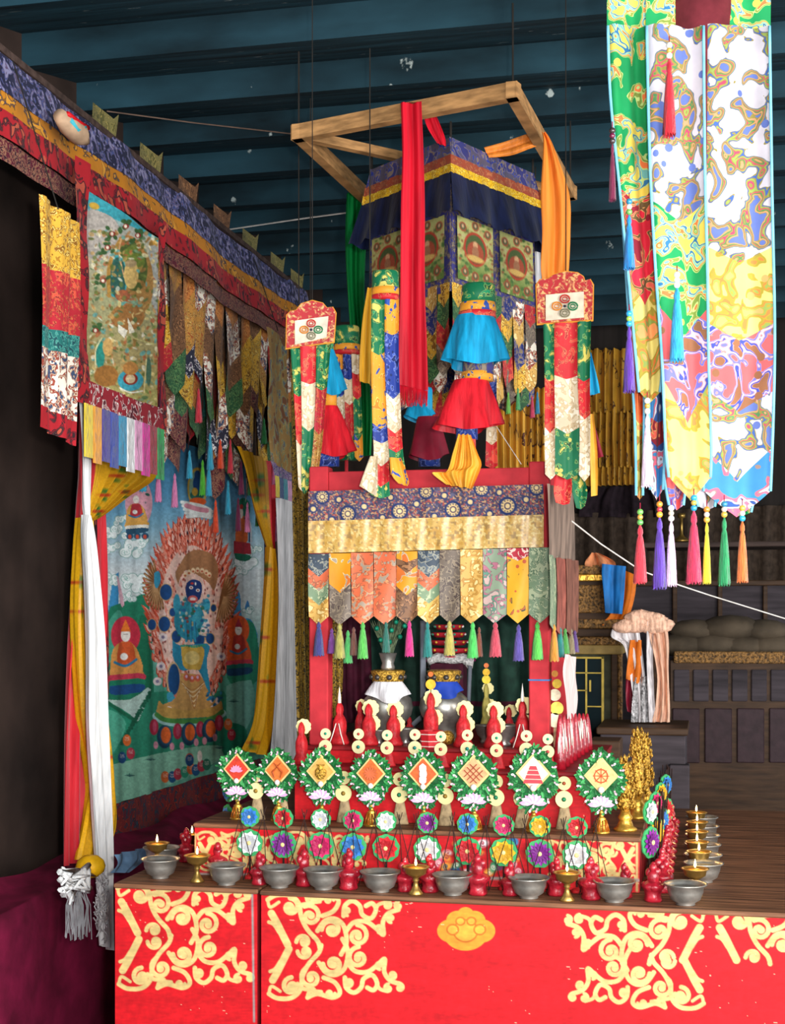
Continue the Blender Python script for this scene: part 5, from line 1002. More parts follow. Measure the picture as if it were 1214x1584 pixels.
# ---- butter lamps
t = thing('butter_lamp', '', 'butter lamp'); b = MB()
b.lathe([(.018, 0), (.019, .003), (.012, .012), (.007, .022), (.0055, .032), (.009, .036), (.006, .040), (.016, .047), (.026, .053), (.029, .066), (.035, .069), (.0352, .071), (.030, .0705), (.028, .066)], (0, 0, 0), 32); b.build('goblet', m_brs, t, True)
b = MB(); b.lathe([(.0295, .0675), (.0001, .069)], (0, 0, 0), 24); b.build('butter', m_butter, t, True)
b = MB(); b.tube([(0, 0, .068), (0, 0, .073)], .0012, 6); b.build('wick', m_wick, t)
b = MB(); b.lathe([(.0008, .072), (.0030, .076), (.0034, .080), (.002, .087), (.0001, .094)], (0, 0, 0), 12); b.build('flame', m_flame, t, True); lamp = t
LP = [(305, 3.57, 'brass butter lamp in front of the leftmost bowls on the left table'), (243, 3.74, 'brass butter lamp standing behind the leftmost silver bowl'), (297, 3.92, 'brass butter lamp half hidden at the left end of the lowest step'),
      (643, 3.535, 'brass butter lamp at the middle of the front row'), (877, 3.535, 'brass butter lamp in the front row below the white flower disc at the right'), (1075, 3.66, 'nearest brass lamp of the row receding at the right'),
      (1081, 3.93, 'second brass lamp of the row receding at the right'), (1078, 4.10, 'third brass lamp of the row receding at the right'), (1078, 4.30, 'fourth brass lamp of the row receding at the right'), (1078, 4.50, 'fifth brass lamp of the row receding at the right'), (1077, 4.72, 'farthest brass lamp of the row receding at the right')]
for i, (px, Y, lab) in enumerate(LP):
    p = on(px, Y, zL if px < 400 else zT); place(lamp, i == 0, p, lab, 'lit brass butter lamps')
    pl = bpy.data.lights.new('flame_light', 'POINT'); pl.energy = .12; pl.color = (1, .6, .25); pl.shadow_soft_size = .01
    lo = bpy.data.objects.new('flame_light', pl); COL.objects.link(lo); lo.location = (p[0], p[1], p[2] + .105)
# ---- small red tormas
def small_torma(seed):
    q = random.Random(seed); t = thing('red_torma', '', 'torma'); b = MB()
    b.lathe([(.019, 0), (.021, .004), (.018, .014), (.020, .026), (.027, .035), (.024, .040), (.014, .046), (.0001, .05)], (0, 0, 0), 22, rip=.10, k=7); b.build('base', m_wax, t, True)
    b = MB()
    for k in range(7):
        a = k * 2 * math.pi / 7 + q.random(); b.blob((.019 * math.cos(a), .019 * math.sin(a), .036 + q.uniform(-.003, .003)), .0075, 8, sq=(1, 1, .9))
    b.build('petal_collar', m_wax, t, True)
    b = MB()
    for x, y, z, r in ((0, 0, .055, .014), (-.008, -.004, .066, .009), (.009, -.003, .064, .009), (0, .002, .076, .009), (0, -.009, .058, .008), (0, 0, .084, .005)): b.blob((x, y, z), r, 10, sq=(1, .9, 1.25))
    b.build('heads', m_wax, t, True); return t
ST = [small_torma(s) for s in (1, 2, 3)]; used = [0, 0, 0]
def put_torma(i, p, lab, grp, rz, s): k = i % 3; place(ST[k], not used[k], p, lab, grp, rz, s); used[k] = 1
row = [(288, 3.86), (338, 3.68), (401, 3.575), (470, 3.585), (539, 3.565), (626, 3.57), (665, 3.575), (739, 3.565), (789, 3.575), (860, 3.60), (914, 3.57), (966, 3.61), (1010, 3.575)]
for i, (px, Y) in enumerate(row):
    put_torma(i, on(px, Y, zL if px < 400 else zT), 'glossy dark red wax torma with lumpy heads, ' + ORD[i] + ' in the front row', 'red tormas of the front row', i * 1.3, 1.08 + .12 * math.sin(i * 2.1))
for k in range(11):
    Y = 3.70 + k * .1; px = 1022 + 30 * (1 - 3.62 / Y) * 2.3
    put_torma(k, on(px, Y, zT), 'glossy dark red torma in the receding file at the right, ' + ['nearest', 'second', 'third', 'fourth', 'fifth', 'sixth', 'seventh', 'eighth', 'ninth', 'tenth', 'farthest'][k] + ' from the front', 'red tormas in the file at the right', k * 1.1, 1.12)
# ---- flower stands: two butter flowers on green discs
m_leaf = mk('green_disc', '3fa060', .6, var=.15, scale=40); m_stick = mk('dark_stick', '2c1c18', .8)
def flower(parent, c, r, col, kind):
    c = np.array(c, float); b = MB(); n = 34; b.prism([(r * 1.05 * (1 + .035 * math.sin(9 * 2 * math.pi * i / n)) * math.cos(2 * math.pi * i / n), r * 1.05 * (1 + .035 * math.sin(9 * 2 * math.pi * i / n)) * math.sin(2 * math.pi * i / n)) for i in range(n)], c, .003); d = b.build('leaf_disc', m_leaf, parent)
    b = MB(); n1 = {'w': 9, 'p': 13}.get(kind, 8)
    for k in range(n1): b.petal(c, 2 * math.pi * k / n1, r * .94, r * (.62 if kind != 'p' else .36), .002, .002)
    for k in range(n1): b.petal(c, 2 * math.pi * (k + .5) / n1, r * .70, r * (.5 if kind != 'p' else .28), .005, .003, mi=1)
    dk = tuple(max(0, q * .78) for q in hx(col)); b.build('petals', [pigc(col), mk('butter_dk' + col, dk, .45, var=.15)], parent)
    b = MB(); b.blob(c + [0, -.006, 0], r * .17, 10, sq=(1, .5, 1)); b.build('flower_centre', pigc('f0d890'), parent, True)
def flower_stand(cu, cl, ku, kl):
    t = thing('flower_offering', '', 'flower offering'); s = 3.70 / F
    b = MB(); b.box((0, .003, .09), (.005, .003, .18)); b.build('stem', m_stick, t)
    b = MB(); b.lathe([(.016, 0), (.014, .006), (.006, .012), (.0001, .014)], (0, .003, 0), 16); b.build('foot', m_dough, t, True)
    flower(t, (0, 0, .166), .0262, cu, ku); flower(t, (0, -.001, .096), .0345, cl, kl); return t
CW, CP, CK, CB, CR, CY = 'e8e8ec', '8a2c96', 'd82c68', '3c82d0', 'd42830', 'f0b428'
nm = {CW: 'white', CP: 'purple', CK: 'pink', CB: 'blue', CR: 'red', CY: 'yellow'}
FL = [(386, CB, CW), (438, CR, CP), (496, CW, CK), (546, CK, CB), (597, CW, CR), (661, CP, CW), (723, CB, CR), (779, CK, CY), (835, CY, CP), (892, CR, CW)]
zfl = max(zL, zT)
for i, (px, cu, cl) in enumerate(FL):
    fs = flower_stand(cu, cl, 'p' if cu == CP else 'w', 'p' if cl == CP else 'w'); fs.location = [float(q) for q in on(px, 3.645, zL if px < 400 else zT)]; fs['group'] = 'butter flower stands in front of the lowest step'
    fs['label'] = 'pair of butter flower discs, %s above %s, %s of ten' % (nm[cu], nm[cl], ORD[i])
for k, (Y, cu, cl) in enumerate(((3.80, CW, CP), (3.98, CK, CY), (4.2, CY, CB), (4.42, CB, CR))):
    fs = flower_stand(cu, cl, 'w', 'p'); fs.location = [float(q) for q in on(1006 + 8 * k, Y, zT)]; fs.rotation_euler = (0, 0, R(62)); fs['group'] = 'side flower stands'; fs.scale = (1.2, 1.2, 1.15)
    fs['label'] = '%s over %s butter flower discs, edge on beside the lowest step' % (nm[cu], nm[cl])
fs = flower_stand(CB, CB, 'w', 'w'); fs.location = [float(q) for q in on(352, 3.92, zL + .0)]; fs.scale = (1.2, 1.2, 1.2); fs.rotation_euler = (0, 0, R(-50)); fs['label'] = 'blue and green flower discs seen edge on beside the left end of the lowest step'; fs['group'] = 'side flower stands'
# ---- crossed incense sticks
def tripod(seed):
    q = random.Random(seed); t = thing('incense_stick_cluster', '', 'incense sticks'); 
    for k in range(3):
        a = [-.050, .046, .006][k] + q.uniform(-.008, .008); tilt = -a * .16; b = MB(); b.tube([(a, -.004 + .004 * k, 0), (tilt, .003 * k - .006, .195 + q.uniform(-.008, .006))], .0011, 5); b.build('incense_stick', m_stick, t)
    return t
TP = [tripod(s) for s in range(4)]
for i, px in enumerate((372, 408, 440, 471, 508, 545, 580, 618, 644, 670, 700, 722, 752, 790, 812, 846, 872, 900, 922)):
    place(TP[i % 4], i < 4, on(px, 3.622 + .004 * (i % 3), zL if px < 400 else zT), 'thin dark incense sticks crossed before the butter flower discs, ' + ORD[i], 'crossed incense sticks')
t = thing('incense_stick_cluster', 'dense file of upright dark incense sticks along the right end of the lowest step', 'incense sticks', on(1028, 4.2, zT))
q = random.Random(6)
for k in range(46):
    Y = 3.86 + k * .022; p = on(1017 + 14 * (Y - 3.85), Y, zT) + [q.uniform(-.012, .012), 0, 0]; b = MB(); b.tube([p, p + [q.uniform(-.012, .012), 0, .21]], .0018, 4); b.build('incense_stick', m_stick, t)
# ---- disc tormas on the middle step (fan-shaped red base with two butter discs)
def disc_(parent, c, r, col, dot, name='butter_disc', scal=0):
    b = MB(); n = 36 if scal else 24; b.prism([(r * (1 + scal * abs(math.sin(9 * math.pi * i / n * 1.0))) * math.cos(2 * math.pi * i / n), r * (1 + scal * abs(math.sin(9 * math.pi * i / n))) * math.sin(2 * math.pi * i / n)) for i in range(n)], c, .003); o = b.build(name, col, parent)
    if dot: b = MB(); b.lathe([(.0001, -.002), (r * .27, 0), (.0001, .002)], (0, 0, 0), 10); b.v = [(c[0] + x, c[1] - .002 + z * .8, c[2] + y) for x, y, z in b.v]; b.build('disc_bead', dot, o, True)
def disc_torma(c1, c2, base, hh, r1, r2, za, zb):
    t = thing('disc_torma', '', 'torma'); b = MB()
    b.lathe([(.024, 0), (.0225, .004), (.016, hh * .4), (.011, hh * .7), (.008, hh * .9), (.0001, hh)], (0, 0, 0), 24, rip=.0, sy=.6); b.build('torma_body', base, t, True)
    b = MB(); b.box((0, -.006, za / 2 + .02), (.004, .002, za - .03)); b.build('pin', m_tan, t)
    disc_(t, (0, -.014, zb), r2, m_cream if base is m_tan else m_disc, pigc(c2)); disc_(t, (0, -.011, za), r1, m_disc if base is not m_tan else m_cream, pigc(c1)); return t
sD = 3.86 / F
DT = [disc_torma('1f9a7c', 'c84c4c', m_dough, .060, 8.5 * sD, 10.5 * sD, .0875, .052), disc_torma('c84040', '2a8a80', m_dough, .060, 8.5 * sD, 10.5 * sD, .0875, .052)]
for i, px in enumerate((505, 556, 600, 643, 683, 724, 769, 815, 848)):
    place(DT[i % 2], i < 2, on(px, 3.845, z3), 'fan-shaped red torma with two pale discs on the middle step, ' + ORD[i], 'red disc tormas on the middle step', 0, 1 + .05 * math.sin(i * 3))
DT2 = [disc_torma('3a9a6a', 'b89040', m_tan, .090, 10.5 * sD, 13 * sD, .122, .080), disc_torma('c86040', '3a9a6a', m_tan, .090, 10.5 * sD, 13 * sD, .122, .080)]
for i, px in enumerate((398, 437, 533, 619, 690, 768, 808, 873)):
    place(DT2[i % 2], i < 2, on(px, 3.775, z2), 'tan dough torma with two pale yellow discs behind the wreath ornaments, ' + ORD[i], 'tan disc tormas on the lowest step', 0, 1)
# ---- cone tormas under the canopy
def cone_torma(h, w, candle=0, mat=m_dough, discs=2, face=False):
    t = thing('cone_torma', '', 'torma'); b = MB()
    b.lathe([(w, 0), (w * 1.06, h * .05), (w * .9, h * .14), (w * .68, h * .24), (w * .74, h * .38), (w * .72, h * .52), (w * .55, h * .62), (w * .34, h * .7), (w * .42, h * .8), (w * .36, h * .88), (w * .2, h * .96), (.0001, h)], (0, 0, 0), 24, rip=.14, k=5); b.build('torma_body', mat, t, True)
    for k in range(discs): disc_(t, (.004 + k * .006, .008, h * (.88 - .36 * k)), w * (.72 - .06 * k) + .003, m_cream, None, 'scalloped_disc', .12)
    if candle: b = MB(); b.lathe([(.0055, h * .9), (.0045, h * 1.1), (.002, h * 1.25), (.0001, h * 1.35)], (0, 0, 0), 10); b.build('candle_tip', m_wbut, t, True)
    return t
cs = 3.99 / F
CT = [(525, 3.97, 68, 15, 1, 0), (557, 4.05, 66, 12, 0, 1), (570, 3.96, 66, 15, 0, 2), (608, 3.97, 64, 15, 0, 2), (666, 3.99, 84, 16, 0, 2), (716, 3.97, 66, 15, 0, 2), (763, 3.96, 66, 15, 0, 2), (787, 4.12, 58, 11, 0, 1), (808, 3.98, 74, 15, 1, 2), (633, 4.12, 40, 10, 0, 0)]
for i, (px, Y, h, w, cn_, dn) in enumerate(sorted(CT)):
    c_ = cone_torma(h * cs, w * cs, cn_, m_dough, dn); c_['group'] = 'red cone tormas on the top step'
    c_['label'] = 'tall red cone torma %sunder the canopy, %s' % ('with white tip ' if cn_ else ('with scalloped discs ' if dn else ''), ORD[i])
    if px == 666:
        for k, (dy, r, cc) in enumerate(((96, 8, 'f0b030'), (112, 4, 'e86a30'))): disc_(c_, (0, 0, dy * cs), r * cs, pigc(cc), None, 'orange_disc')
        b = MB(); b.tube([(0, 0.003, 80 * cs), (0, .003, 116 * cs)], .0012, 5); b.build('disc_pin', m_stick, c_)
    if cn_:
        for s_ in (-1, 1): b = MB(); b.tube([(s_ * .004, -w * cs * .9, h * cs * .5), (s_ * .012, -w * cs * 1.1, h * cs * .25), (s_ * .022, -w * cs * 1.2, .002)], .0016, 6); b.build('butter_drip', m_wbut, c_, True)
    c_.location = [float(q) for q in on(px, Y, z4)]
# red offering box in the centre, silver cups and a pale yellow figure torma
t = thing('offering_box', 'small red lacquer box with white bands in front of the central cone torma', 'box', on(666, 3.935, z4))
s_ = 3.95 / F; p = on(666, 3.935, z4)
b = MB(); b.lathe([(17 * s_, -.0), (17 * s_, 10 * s_), (19 * s_, 22 * s_), (20 * s_, 26 * s_), (18 * s_, 26 * s_), (17 * s_, 22 * s_)], p, 8); b.build('box_body', mk('bright_red_box', 'cc2830', .4), t)
for zz in (2, 10, 21): b = MB(); r_ = (17.4 + (zz > 15) * 1.8) * s_; b.tube([p + np.array([r_ * math.cos(a), r_ * math.sin(a), zz * s_]) for a in np.linspace(0, 2 * math.pi, 9)], .0012, 5); b.build('white_band', m_wbut, t)
cup = thing('silver_cup', '', 'cup'); b = MB(); b.lathe([(.012, 0), (.013, .004), (.010, .008), (.019, .018), (.024, .036), (.026, .038), (.023, .037), (.018, .020), (.0001, .018)], (0, 0, 0), 26); b.build('cup_body', m_sil, cup, True)
for i, (px, Y, s2, lab) in enumerate(((586, 4.0, 1.1, 'silver cup at the foot of the left silver vase'), (627, 4.03, 1.2, 'silver cup between the two silver vases'), (752, 4.1, 1.4, 'silver cup below the pale yellow figure torma'), (779, 4.02, 1.6, 'silver cup beside the right post of the shrine'), (640, 4.06, .9, 'small silver cup behind the red offering box'))):
    place(cup, i == 0, on(px, Y, z4), lab, 'silver cups under the canopy', 0, s2)
t = cone_torma(72 * cs, 10 * cs, 0, mk('olive_dough', 'b0a050', .6, var=.3, scale=50), 2); t['label'] = 'olive yellow figure torma topped with orange discs right of the silver vases'
for dy, r, cc in ((78, 7, 'f0d040'), (90, 6, 'f0b830'), (101, 4, 'e87a40')): disc_(t, (0, 0, dy * cs), r * cs, pigc(cc), None, 'yellow_disc')
b = MB(); b.lathe([(.02, -.04), (.022, -.02), (.02, 0)], (0, 0, 0), 20); b.build('foot', m_brs, t, True)
t.location = [float(q) for q in on(752, 4.17, z4 + .04)]
t = thing('gilt_mound', 'rough gilt mound standing right of the central cone torma', 'offering', on(692, 4.0, z4)); b = MB(); b.blob(on(692, 4.0, z4) + [0, 0, .022], .021, 14); b.build('mound', m_glt, t, True)
t = cone_torma(66 * cs, 13 * cs, 0, m_dough, 1); t.location = [float(q) for q in on(466, 3.84, z3)]; t['label'] = 'tall red torma at the left end of the middle step, outside the shrine posts'
t = thing('disc_torma', 'yellow and white stacked disc torma outside the right post of the shrine', 'torma')
for k, (y, r, cc) in enumerate(((1040, 5, 'e8a040'), (1055, 7, 'f0d040'), (1072, 9, 'f4ecc8'), (1092, 10, 'f0e060'), (1110, 11, 'f4ecc8'))): disc_(t, np.array([(k % 2) * .006, 0, ZC - (y - 955) * 4.1 / F - z3]) , r * 4.1 / F, pigc(cc), None)
b = MB(); b.box((0, .008, .07), (.008, .004, .14)); b.build('stem', m_tan, t)
t.location = [float(v) for v in on(858, 4.0, z3)]
# file of red tormas with dripped butter on the right end of the middle step
dr = []
for k in range(8):
    h = (84 - 3 * k) * cs; w = 9.5 * cs; px = 866 + k * 6; Y = 3.86 + k * .085; t = thing('dripped_torma', 'slender red torma with dripped white butter right of the shrine, ' + ['nearest', 'second', 'third', 'fourth', 'fifth', 'sixth', 'seventh', 'farthest'][k] + ' of the file', 'torma', (0, 0, 0), 'dripped tormas right of the shrine')
    b = MB(); b.lathe([(w, 0), (w * .95, h * .2), (w * .75, h * .5), (w * .5, h * .8), (w * .2, h * .97), (.0001, h)], (0, 0, 0), 16, rip=.05, k=5); b.build('torma_body', m_wax, t, True); q = random.Random(k)
    for j in range(4):
        a = q.uniform(-2.8, -.3); z0_ = h * q.uniform(.55, .9); b = MB(); b.tube([(w * .5 * math.cos(a), w * .5 * math.sin(a), z0_), (w * .8 * math.cos(a), w * .8 * math.sin(a), z0_ * .75), (w * 1.0 * math.cos(a), w * 1.0 * math.sin(a), z0_ * .45)], [.0008, .0018, .001], 5); b.build('butter_drip', m_wbut, t, True)
    t.location = [float(v) for v in on(px, Y, z3)]
# ---- wreath ornaments (eight symbols)
m_lf = mk('wreath_green', '14602c', .5, var=.35, scale=60); m_lf2 = mk('wreath_light_green', '3f9450', .5, var=.2); m_pk = mk('pink_bud', 'd8a8b8', .5, var=.12); m_wh = mk('white_bud', 'dcdcd6', .5, var=.05); m_lot = mk('lotus_pink', 'e0a0cc', .5, var=.25, scale=30)
def outline(f):   # f 0..1 around, x,z in wreath units (px from the wreath centre)
    pts = [(0, 46), (10, 38), (20, 30), (29, 20), (33, 8), (34, -4), (30, -16), (23, -24), (21, -34), (14, -43), (5, -47), (0, -48)]
    pts = pts + [(-x, z) for x, z in pts[::-1][1:-1]]
    p = cat(np.array(pts + [pts[0]], float), np.array([f % 1])); return p[0]
def ornament(sym, panel, s=3.86 / F, seed=0):
    q = random.Random(seed); t = thing('wreath_ornament', '', 'ornament'); zc = .066 + 38 * s
    b = MB(); b.lathe([(.021, 0), (.022, .003), (.019, .006), (.014, .012), (.013, .030), (.010, .034), (.012, .038), (.006, .042), (.005, .050), (.009, .054), (.004, .058), (.003, .075)], (0, .004, 0), 24, rip=.0); b.build('gilt_stand', m_gold, t, True)
    b = MB()
    for k in range(10): a = k * math.pi / 5; b.tube([(.020 * math.cos(a), .004 + .020 * math.sin(a), .006), (.012 * math.cos(a), .004 + .012 * math.sin(a), .034)], .0022, 5)
    b.build('stand_fluting', mk('amber_gilt', 'c06a20', .35, .5), t, True)
    O = [outline(i / 44) for i in range(44)]
    b = MB(); b.prism([(x * s * .96, z * s * .96) for x, z in O], (0, .002, zc), .005); b.build('backboard', m_lf, t)
    b = MB()
    for i in range(230):
        f = q.random(); x, z = outline(f); m = q.uniform(.6, .9) if z > -20 else q.uniform(.3, .9); a = math.atan2(z, x) + q.uniform(-1.1, 1.1)
        b.petal((x * m * s, 0, zc + z * m * s), a, q.uniform(6, 10) * s, q.uniform(3, 5) * s, q.uniform(.001, .004), .002, mi=q.choice([0, 0, 1]))
    b.build('leaf_wreath', [m_lf, m_lf2], t)
    b = MB()
    for i in range(20):
        f = i / 20 + q.uniform(-.01, .01); x, z = outline(f); m = .88 if i % 2 else .74; c_ = (x * m * s, -.004, zc + z * m * s); a = math.atan2(z, x)
        b.petal(c_, a, 5 * s, 3.6 * s, .002, .002, mi=i % 3 == 0); b.petal(c_, a + 2.0, 3.2 * s, 3 * s, .002, .002, mi=1)
    b.build('buds', [m_wh, m_pk], t)
    dm = [(0, 30), (21, 6), (0, -17), (-21, 6)]
    b = MB(); b.prism([(x * s * 1.12, (6.5 + (z - 6.5) * 1.12) * s) for x, z in dm], (0, -.004, zc), .004); fo_ = b.build('diamond_frame', mk('butter_edge', 'e8c07c', .5), t)
    b = MB(); b.prism([(x * s * .95, (6.5 + (z - 6.5) * .95) * s) for x, z in dm], (0, -.006, zc), .003); b.build('diamond_panel', pigc(panel), t)
    C_ = np.array([0, -.008, zc + 6 * s]); b = MB()
    if sym == 'lotus':
        for k in range(7): b.petal(C_ + [0, 0, -4 * s], math.pi * (k + .5) / 7, 12 * s, 5 * s, .001, .001)
        m = [mk('symbol_pink', 'e88aa8', .5)]
    elif sym == 'conch':
        b.petal(C_, math.pi / 2, 16 * s, 13 * s, .001, .002); b.petal(C_, -math.pi / 2, 16 * s, 13 * s, .001, .002); b.blob(C_, 6 * s, 10, sq=(1, .4, 1.3)); m = [m_wh]
    elif sym == 'vase':
        b.lathe([(4 * s, -12 * s), (9 * s, -5 * s), (9 * s, 2 * s), (4 * s, 7 * s), (7 * s, 11 * s), (.0001, 11 * s)], C_, 14, sy=.5); m = [m_glt]
    elif sym == 'knot':
        for k in (-6, 0, 6):
            b.bar(C_ + [(-9 + k * .7) * s, 0, (-9 - k * .7) * s + 6 * s * 0], C_ + [(9 + k * .7) * s, 0, (9 - k * .7) * s], .0022, .002); b.bar(C_ + [(-9 - k * .7) * s, -.001, (9 - k * .7) * s], C_ + [(9 - k * .7) * s, -.001, (-9 - k * .7) * s], .0022, .002)
        m = [mk('symbol_brown', '8c3c24', .5)]
    elif sym == 'wheel':
        b.tube([C_ + np.array([9 * s * math.cos(a), 0, 9 * s * math.sin(a)]) for a in np.linspace(0, 2 * math.pi, 21)], .0016, 6)
        for k in range(4): a = k * math.pi / 4; v = np.array([11 * s * math.cos(a), 0, 11 * s * math.sin(a)]); b.tube([C_ - v, C_ + v], .0011, 5)
        m = [mk('symbol_orange', 'c8502c', .5)]
    elif sym == 'fish':
        for d in (-1, 1): b.tube([C_ + np.array([d * 5 * s, 0, -12 * s]), C_ + np.array([d * 8 * s, 0, -2 * s]), C_ + np.array([-d * 2 * s, 0, 9 * s]), C_ + np.array([-d * 6 * s, 0, 13 * s])], [.001, .003, .002, .001], 6)
        m = [mk('symbol_rust', 'a8481c', .5)]
    elif sym == 'banner':
        for k in range(4): b.prism([(-(4 + 2.4 * k) * s, (10 - 6 * k) * s), ((4 + 2.4 * k) * s, (10 - 6 * k) * s), ((6 + 2.4 * k) * s, (5 - 6 * k) * s), (-(6 + 2.4 * k) * s, (5 - 6 * k) * s)], C_, .002)
        m = [mk('symbol_red', 'cc3c44', .5)]
    else:
        for k in range(12): b.petal(C_, k * math.pi / 6, 12 * s, 4 * s, .001, .001)
        m = [mk('symbol_umber', 'b85a34', .5)]
    b.build('symbol', m, t)
    b = MB()
    for k in range(9): a = math.pi * (.02 + .96 * k / 8); b.petal((0, -.007, zc - 34 * s), a, (19 - 5 * math.sin(a)) * s, 7 * s, .001 + .0005 * k, .002, mi=k % 2)
    b.build('lotus_seat', [m_lot, m_wh], t)
    b = MB(); b.blob((0, -.009, zc - 13 * s), 4.5 * s, 8); b.build('jewel', m_wh, t, True); return t
for i, (px, Y, sym, pn_, desc) in enumerate(((367, 3.76, 'lotus', 'c83c28', 'a pink lotus on red'), (430, 3.75, 'fish', 'd07030', 'twin rust fish on orange'), (497, 3.72, 'vase', 'd0a050', 'a golden vase'), (574, 3.715, 'plain', 'c8642c', 'plain orange petals'), (655, 3.71, 'conch', 'c85a2c', 'a white conch'), (733, 3.71, 'knot', 'e0a070', 'a brown endless knot'), (825, 3.71, 'banner', 'f0d8c0', 'a red tiered banner'), (930, 3.72, 'wheel', 'e8b878', 'an orange wheel'))):
    sd = 3.86 / F * {0: .95, 1: .95, 2: 1.0, 3: .98, 4: 1.02, 5: 1.07, 6: 1.12, 7: 1.08}[i]; o = ornament(sym, pn_, sd, i); o.location = [float(v) for v in on(px, Y, z2)]; o['group'] = 'green wreath ornaments on the lowest step'
    o['label'] = 'green leaf wreath ornament on gilt stand, its diamond showing ' + desc
# ---- gilt spire ornaments at the right end
def spire(h, seed):
    q = random.Random(seed); t = thing('gilt_spire', '', 'ornament'); 
    b = MB(); b.lathe([(.030, 0), (.031, .006), (.022, .012), (.016, .028), (.020, .036), (.014, .044), (.012, .055)], (0, 0, 0), 24, rip=.0); b.build('pedestal', m_gold, t, True)
    b = MB(); b.lathe([(.012, .05), (.020, .07), (.017, .10), (.012, h * .8), (.004, h * .95), (.0001, h)], (0, 0, 0), 16, rip=.15, k=5); b.build('spire_core', m_glt, t, True)
    b = MB()
    for i in range(130):
        z = .055 + (h - .07) * q.random() ** 1.1; r = .018 * (1 - (z / h) ** 2) + .003; a = q.uniform(0, 6.28); c_ = np.array([r * math.cos(a), r * math.sin(a), z]); e = c_ + np.array([math.cos(a) * .007, math.sin(a) * .007, q.uniform(.010, .020)]); b.tube([c_, (c_ + e) / 2 + [math.cos(a) * .003, math.sin(a) * .003, 0], e], [.0028, .0034, .0003], 5)
    b.build('flame_leaves', m_glt, t, True); return t
for px, Y, h, lab, s_ in ((967, 3.78, .20, 'gilt spire ornament with flame leaves just right of the rightmost wreath', 1.0), (986, 4.02, .235, 'tallest gilt spire ornament at the right end of the lowest step', 1.1), (998, 4.3, .22, 'farthest gilt spire ornament near the dark wooden chest', 1.0)):
    o = spire(h, int(px)); o.location = [float(v) for v in on(px, Y, z2)]; o['label'] = lab; o['group'] = 'gilt spires at the right'; o.scale = (s_,) * 3

# ================================================================ RIGHT BACKGROUND
def fbox(parent, name, mat, x0, y0_, x1, y1_, Y, dep, bev=.004):
    a, c_ = at(x0, y0_, 'Y', Y), at(x1, y1_, 'Y', Y); z1_, z0_ = at((x0 + x1) / 2, y0_, 'Y', Y)[2], at((x0 + x1) / 2, y1_, 'Y', Y)[2]
    b = MB(); b.box(((a[0] + c_[0]) / 2, Y + dep / 2, (z0_ + z1_) / 2), (c_[0] - a[0], dep, z1_ - z0_), bev=bev); return b.build(name, mat, parent)
m_carv = mk('carved_gilt_wood', '8a6230', .5, .3, var=.6, scale=90, bump=1.0); m_dg = mk('dark_green_glass', '16262a', .12, 0, var=.1, bump=0); m_yl = mk('yellow_trim', 'd8b850', .5); m_gw = mk('faded_green_frame', '4a4a38', .7, var=.3)
m_br = mk('brown_wood', '46301f', .6, var=.3, scale=12, stretch=(.5, 4, 4)); m_grw = mk('weathered_grey_wood', '40383c', .75, var=.3, scale=8, stretch=(.4, 4, 4))
t = thing('wooden_chest', 'dark weathered wooden chest standing behind the gilt spires at the right', 'chest', on(1005, 5.42, 0))
fbox(t, 'chest_body', m_grw, 928, 1136, 1060, 2300, 5.42, .4); fbox(t, 'chest_lid', m_br, 922, 1126, 1064, 1137, 5.40, .44); fbox(t, 'lower_shelf', m_grw, 1035, 1184, 1066, 2300, 5.36, .1)
t = thing('wooden_block', 'small reddish wooden block beside the dark chest on the right table', 'box', on(935, 4.72, zT)); 
a_ = on(935, 4.72, zT); zt_b = at(935, 1146, 'Y', 4.72)[2]; b = MB(); b.box(a_ + [0, .08, (zt_b - zT) / 2], (.10, .16, zt_b - zT), bev=.004); b.build('block_body', m_br, t)
cab = thing('shrine_cabinet', 'carved gilt shrine cabinet with glazed green doors behind the right of the shrine', 'cabinet', on(915, 5.95, 0))
fbox(cab, 'cabinet_body', m_gw, 868, 1012, 955, 2200, 5.97, .35); fbox(cab, 'cornice', m_carv, 862, 958, 968, 972, 5.90, .42); fbox(cab, 'cornice', m_br, 866, 972, 964, 985, 5.92, .4); fbox(cab, 'cornice', m_carv, 868, 985, 960, 998, 5.94, .4); fbox(cab, 'cornice', mk('yellow_wood', '9c8048', .6), 864, 998, 962, 1012, 5.92, .4)
fbox(cab, 'crown_panel', m_carv, 884, 905, 938, 948, 5.97, .2); fbox(cab, 'crown_frame', m_br, 876, 898, 945, 960, 5.985, .2); fbox(cab, 'crown_cornice', m_carv, 872, 874, 948, 888, 5.93, .3); fbox(cab, 'crown_cornice', m_gold, 874, 888, 946, 899, 5.95, .28)
d_ = fbox(cab, 'door', m_dg, 884, 1018, 933, 1180, 5.96, .02); 
for x0, y0_, x1, y1_ in ((884, 1016, 934, 1019), (930, 1016, 934, 1180), (905, 1018, 908, 1180), (885, 1040, 932, 1042), (885, 1067, 908, 1069), (908, 1092, 932, 1094), (911, 1052, 914, 1070)): fbox(d_, 'door_lattice', m_yl, x0, y0_, x1, y1_, 5.95, .008, .001)
fbox(cab, 'side_post', m_br, 945, 1010, 955, 2200, 5.93, .05); fbox(cab, 'side_post', m_carv, 955, 1010, 962, 2200, 5.93, .05)
t = psheet('blue_flag', [mk('blue_flag_cloth', '1c6cb0', .6, var=.3, scale=14, stretch=(3, 3, .8))], [(931, 872, 968, 876), (931, 890, 967, 892), (934, 920, 965, 922), (936, 948, 962, 950)], 'Y', 5.88, None, 16, 16, 1.5, .008); tag(t, 'bright blue cloth hanging on the carved gilt cabinet', 'cloth')
